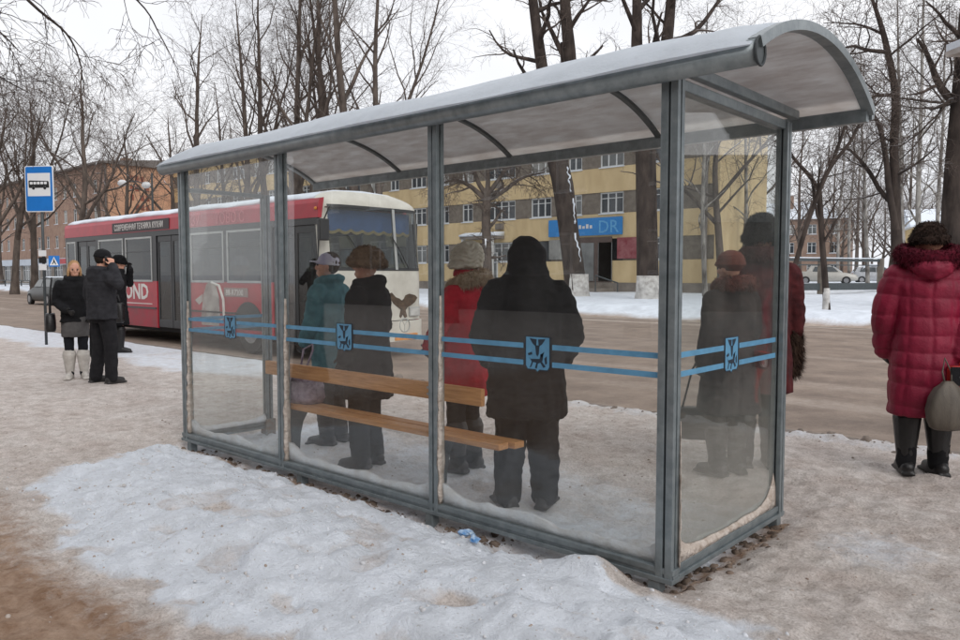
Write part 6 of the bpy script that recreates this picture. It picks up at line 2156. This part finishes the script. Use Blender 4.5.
bag('black_handbag', 'black handbag on the arm of the dark-coated person beside the bus', world_pt(thr, (.34, .06, .92)), R(20), 'hand', .34, .36, .14, F_LEATH, [([(-.12, 0, -.02), (-.06, 0, .14), (.06, 0, .14), (.12, 0, -.02)], .010)])

# people waiting under the shelter
z0 = -0.062
brown_fur = fabric('brown_fur', (134, 112, 92), (98, 78, 62), 1.0, 22)
s1, A, S = person('person in teal jacket and white cap seen beyond the brown fur hat', stand(333, 4.12, z0), R(110), 1.68, dict(
    L=((.24, .05, 1.14), (.22, .16, .95)), R=((.24, .02, 1.14), (.22, .14, .95)), coat=dict(hem=.62, mat=fabric('teal_cloth', (86, 128, 136), (62, 98, 106)), thick=.035, flare=.02, collar=True), hat=('cap', fabric('white_cap', (214, 214, 224), (176, 172, 204))), head=(25, 6, 0), lean=.08,
    hair=(fabric('dark_brown_hair', (62, 48, 40)), .06)))
s2, A, S = person('person in black coat and round brown fur hat standing behind the bench', stand(368, 3.80, z0), R(112), 1.67, dict(
    R=((.23, -.02, 1.14), (.22, .08, .90)), L=((.23, .0, 1.14), (.22, .10, .90)), coat=dict(hem=.56, mat=F_BLACK, thick=.04, flare=.02, collar=True, seed=12), leg_r=[.11, .088, .078], hat_size=1.16,
    boots=(.25, F_SHOE), hat=('fur', brown_fur), head=(10, 4, 0), feet=((.09, 0, 8), (-.09, .03, -8))))
floral = mat('floral_bag', srgb(178, 164, 178), 0.7, 0, 0.3, 22, 0.2, 60, c2=srgb(112, 92, 112))
bag('patterned_bag', 'mauve patterned bag sagging on the bench seat by the brown-hatted person', (-5.0, 3.50, .715), R(10), 'sack', .34, .30, .20, floral, [([(-.03, 0, -.01), (-.05, .05, .12), (.0, .1, .16), (.05, .05, .12), (.03, 0, -.01)], .008)], seed=5)
red_cloth = fabric('red_coat', (190, 34, 52), (160, 26, 44))
cream_fur = fabric('cream_fur', (206, 188, 164), (160, 138, 114), 1.0, 25)
s3, A, S = person('person in red coat with cream fur collar and white knitted hat under the shelter', stand(467, 4.22, z0), R(98), 1.69, dict(
    R=((.27, -.02, 1.14), (.26, .06, .90)), L=((.27, .06, 1.14), (.20, .22, .98)), coat=dict(hem=.60, mat=red_cloth, thick=.035, flare=.04, seed=14), leg_r=[.10, .075, .064], trousers=F_BLACK, boots=(.34, F_SHOE),
    hat_size=1.08, hat=('bulky_knit', fabric('white_knit', (220, 214, 200), (184, 176, 160))), head=(14, 0, 0), trims=(
        ('fur_collar', cream_fur, [(.135 * math.cos(a), -.02 + .135 * math.sin(a), 1.475 - .05 * math.sin(a)) for a in (2 * math.pi * i / 20 for i in range(21))], .050, 5000, .035),
        ('scarf', red_cloth, [(.075 * math.cos(a), .0 + .075 * math.sin(a), 1.545) for a in (2 * math.pi * i / 14 for i in range(15))], .035, 0, 0))))
s4, A, S = person('large person in black hooded winter coat, back turned, behind the shelter glass', stand(527, 3.80, z0), R(40), 1.71, dict(
    R=((.285, .02, 1.12), (.235, .16, .95)), L=((.285, .02, 1.12), (.235, .16, .95)), shoulder=1.0, girth=1.12, coat=dict(hem=.60, mat=F_BLACK, thick=.055, flare=.015, hood='up', sleeve=1.12, fold=.022, seed=16),
    leg_r=[.125, .104, .088], boots=(.20, F_SHOE), feet=((.12, 0, 22), (-.12, .02, -26)), trouser_fold=.016, head=(12, -2, 0)))
# people beyond the end pane
maroon = fabric('maroon_coat', (84, 34, 36), (52, 22, 25))
s5, A, S = person('person in dark brown coat with reddish hood seen through the dirty end pane', stand(731, 5.20), R(70), 1.58, dict(
    coat=dict(hem=.50, mat=fabric('dark_brown_coat', (60, 48, 46), (38, 30, 30)), thick=.035, flare=.07, seed=18, sleeve=1.0), girth=.98, R=((.23, -.02, 1.14), (.23, .06, .9)), L=((.23, -.02, 1.14), (.23, .06, .9)), boots=(.34, F_SHOE), leg_r=[.1, .08, .07], hat_size=1.1, hat=('knit', fabric('russet_wool', (112, 64, 54), (88, 48, 42))),
    trims=(('hood_roll', fabric('russet_fur', (116, 64, 54), (84, 44, 38), 1.0, 20), [(.13 * math.cos(a), -.03 + .12 * math.sin(a), 1.50 - .02 * math.sin(a)) for a in (2 * math.pi * i / 18 for i in range(19))], .055, 3500, .022),)))
s6, A, S = person('person in maroon coat and tall black fur hat seen through the end pane', stand(761, 5.55), R(40), 1.80, dict(
    R=((.25, .02, 1.12), (.245, .06, .86)), L=((.25, .02, 1.12), (.24, .06, .86)), coat=dict(hem=.55, mat=maroon, thick=.035, flare=.04, seed=20), girth=1.0, boots=(.34, F_SHOE), leg_r=[.105, .085, .075], hat=('tall_fur', F_BLACK), head=(10, 0, 0),
    trims=(('fur_cuff', fabric('brown_cuff_fur', (74, 56, 46), (44, 32, 28), 1.0, 22), [(.245, .04, .96), (.245, .06, .84), (.245, .07, .72)], [.068, .082, .075], 3800, .045),
           ('fur_collar', fabric('dark_collar_fur', (84, 48, 46), (56, 32, 32), 1.0, 22), [(.115 * math.cos(a), -.02 + .105 * math.sin(a), 1.525) for a in (2 * math.pi * i / 18 for i in range(19))], .058, 3200, .022))))
bag('dark_handbag', 'dark handbag on a long strap low behind the dirty end pane', gpt(696, 462) + Vector((0, 0, .42)), R(30), 'hand', .30, .24, .12, F_LEATH, [([(-.11, 0, -.02), (-.04, 0, .28), (.12, .02, .62), (.12, 0, .26), (.11, 0, -.02)], .008)])
# woman in the red quilted coat
crimson = mat('crimson_nylon', srgb(134, 20, 52), 0.6, 0, 0.2, 5, 0.2, 90, c2=srgb(108, 15, 42), spec=.35)
s7, A, S = person('person in long crimson quilted coat and dark fur hat, back turned, by the road', stand(927, 6.13), R(24), 1.77, dict(
    R=((.275, -.05, 1.12), (.17, -.10, .87)), L=((.255, .02, 1.12), (.235, .10, .87)), coat=dict(hem=.43, mat=crimson, thick=.05, flare=.005, quilt=.125, sleeve=1.04, voxel=.0085, relax=3), girth=.97, shoulder=.97,
    leg_r=[.10, .076, .066], trousers=F_BLACK, boots=(.40, F_LEATH), feet=((.11, .02, -16), (-.10, .0, -4)), hat=('fur', fabric('dark_brown_fur', (58, 44, 38), (36, 27, 24), 1.0, 22)), head=(-8, 4, 0), curl=1.2, hd={1: (0, .1, -1)}, trims=(
        ('fur_hood', fabric('crimson_fur', (92, 16, 36), (62, 10, 25), 1.0, 22), [(.165 * math.cos(a), -.02 + .135 * math.sin(a), 1.545 + .035 * math.sin(a)) for a in (2 * math.pi * i / 22 for i in range(23))], .062, 5200, .028),
        ('hood_back', crimson, [(-.12, -.10, 1.49), (-.06, -.15, 1.455), (0, -.165, 1.44), (.06, -.15, 1.455), (.12, -.10, 1.49)], [.05, .07, .078, .07, .05], 0, 0))))
hp_ = world_pt(s7, (.17 * S, -.11 * S, .79 * S))
bag('drawstring_bag', 'grey drawstring bag hanging from the hand of the crimson-coated person', hp_ - FW * .12 - RT * .13 + Vector((0, 0, -.10)), R(40), 'pouch', .27, .33, .17, mat('grey_bag_cloth', srgb(98, 90, 80), 0.6, 0, 0.3, 5, 0.15, 60, c2=srgb(72, 65, 58), stretch=(3, 3, .6)), [([(-.02, 0, -.02), (-.035, .01, .06), (.0, .05, .15), (.03, .02, .06), (.02, 0, -.02)], .006)], seed=3)
tb = bag('red_shopping_bag', 'red shopping bag with a round print beside the grey drawstring bag', hp_ + RT * .05 - FW * .05, R(40), 'tote', .30, .42, .12, mat('red_bag', srgb(178, 44, 40), 0.5, 0, 0.2, 8), [([(-.07, 0, -.01), (-.03, 0, .08), (.03, 0, .08), (.07, 0, -.01)], .006)])
MB().box((-.152, -.066, -.13), (.152, -.058, -.002)).build('dark_band', F_BLACK, tb, world=False)
MB().prism([(.045 * math.cos(a), .045 * math.sin(a)) for a in (2 * math.pi * i / 18 for i in range(18))], (1, 0, 0), (0, 0, 1), (-.05, -.066, -.07), (0, -.003, 0)).build('round_print', M['letter_white'], tb, world=False)
MB().prism([(.02 * math.cos(a), .02 * math.sin(a)) for a in (2 * math.pi * i / 12 for i in range(12))], (1, 0, 0), (0, 0, 1), (-.04, -.0695, -.075), (0, -.002, 0)).build('print_spot', M['bus_red'], tb, world=False)
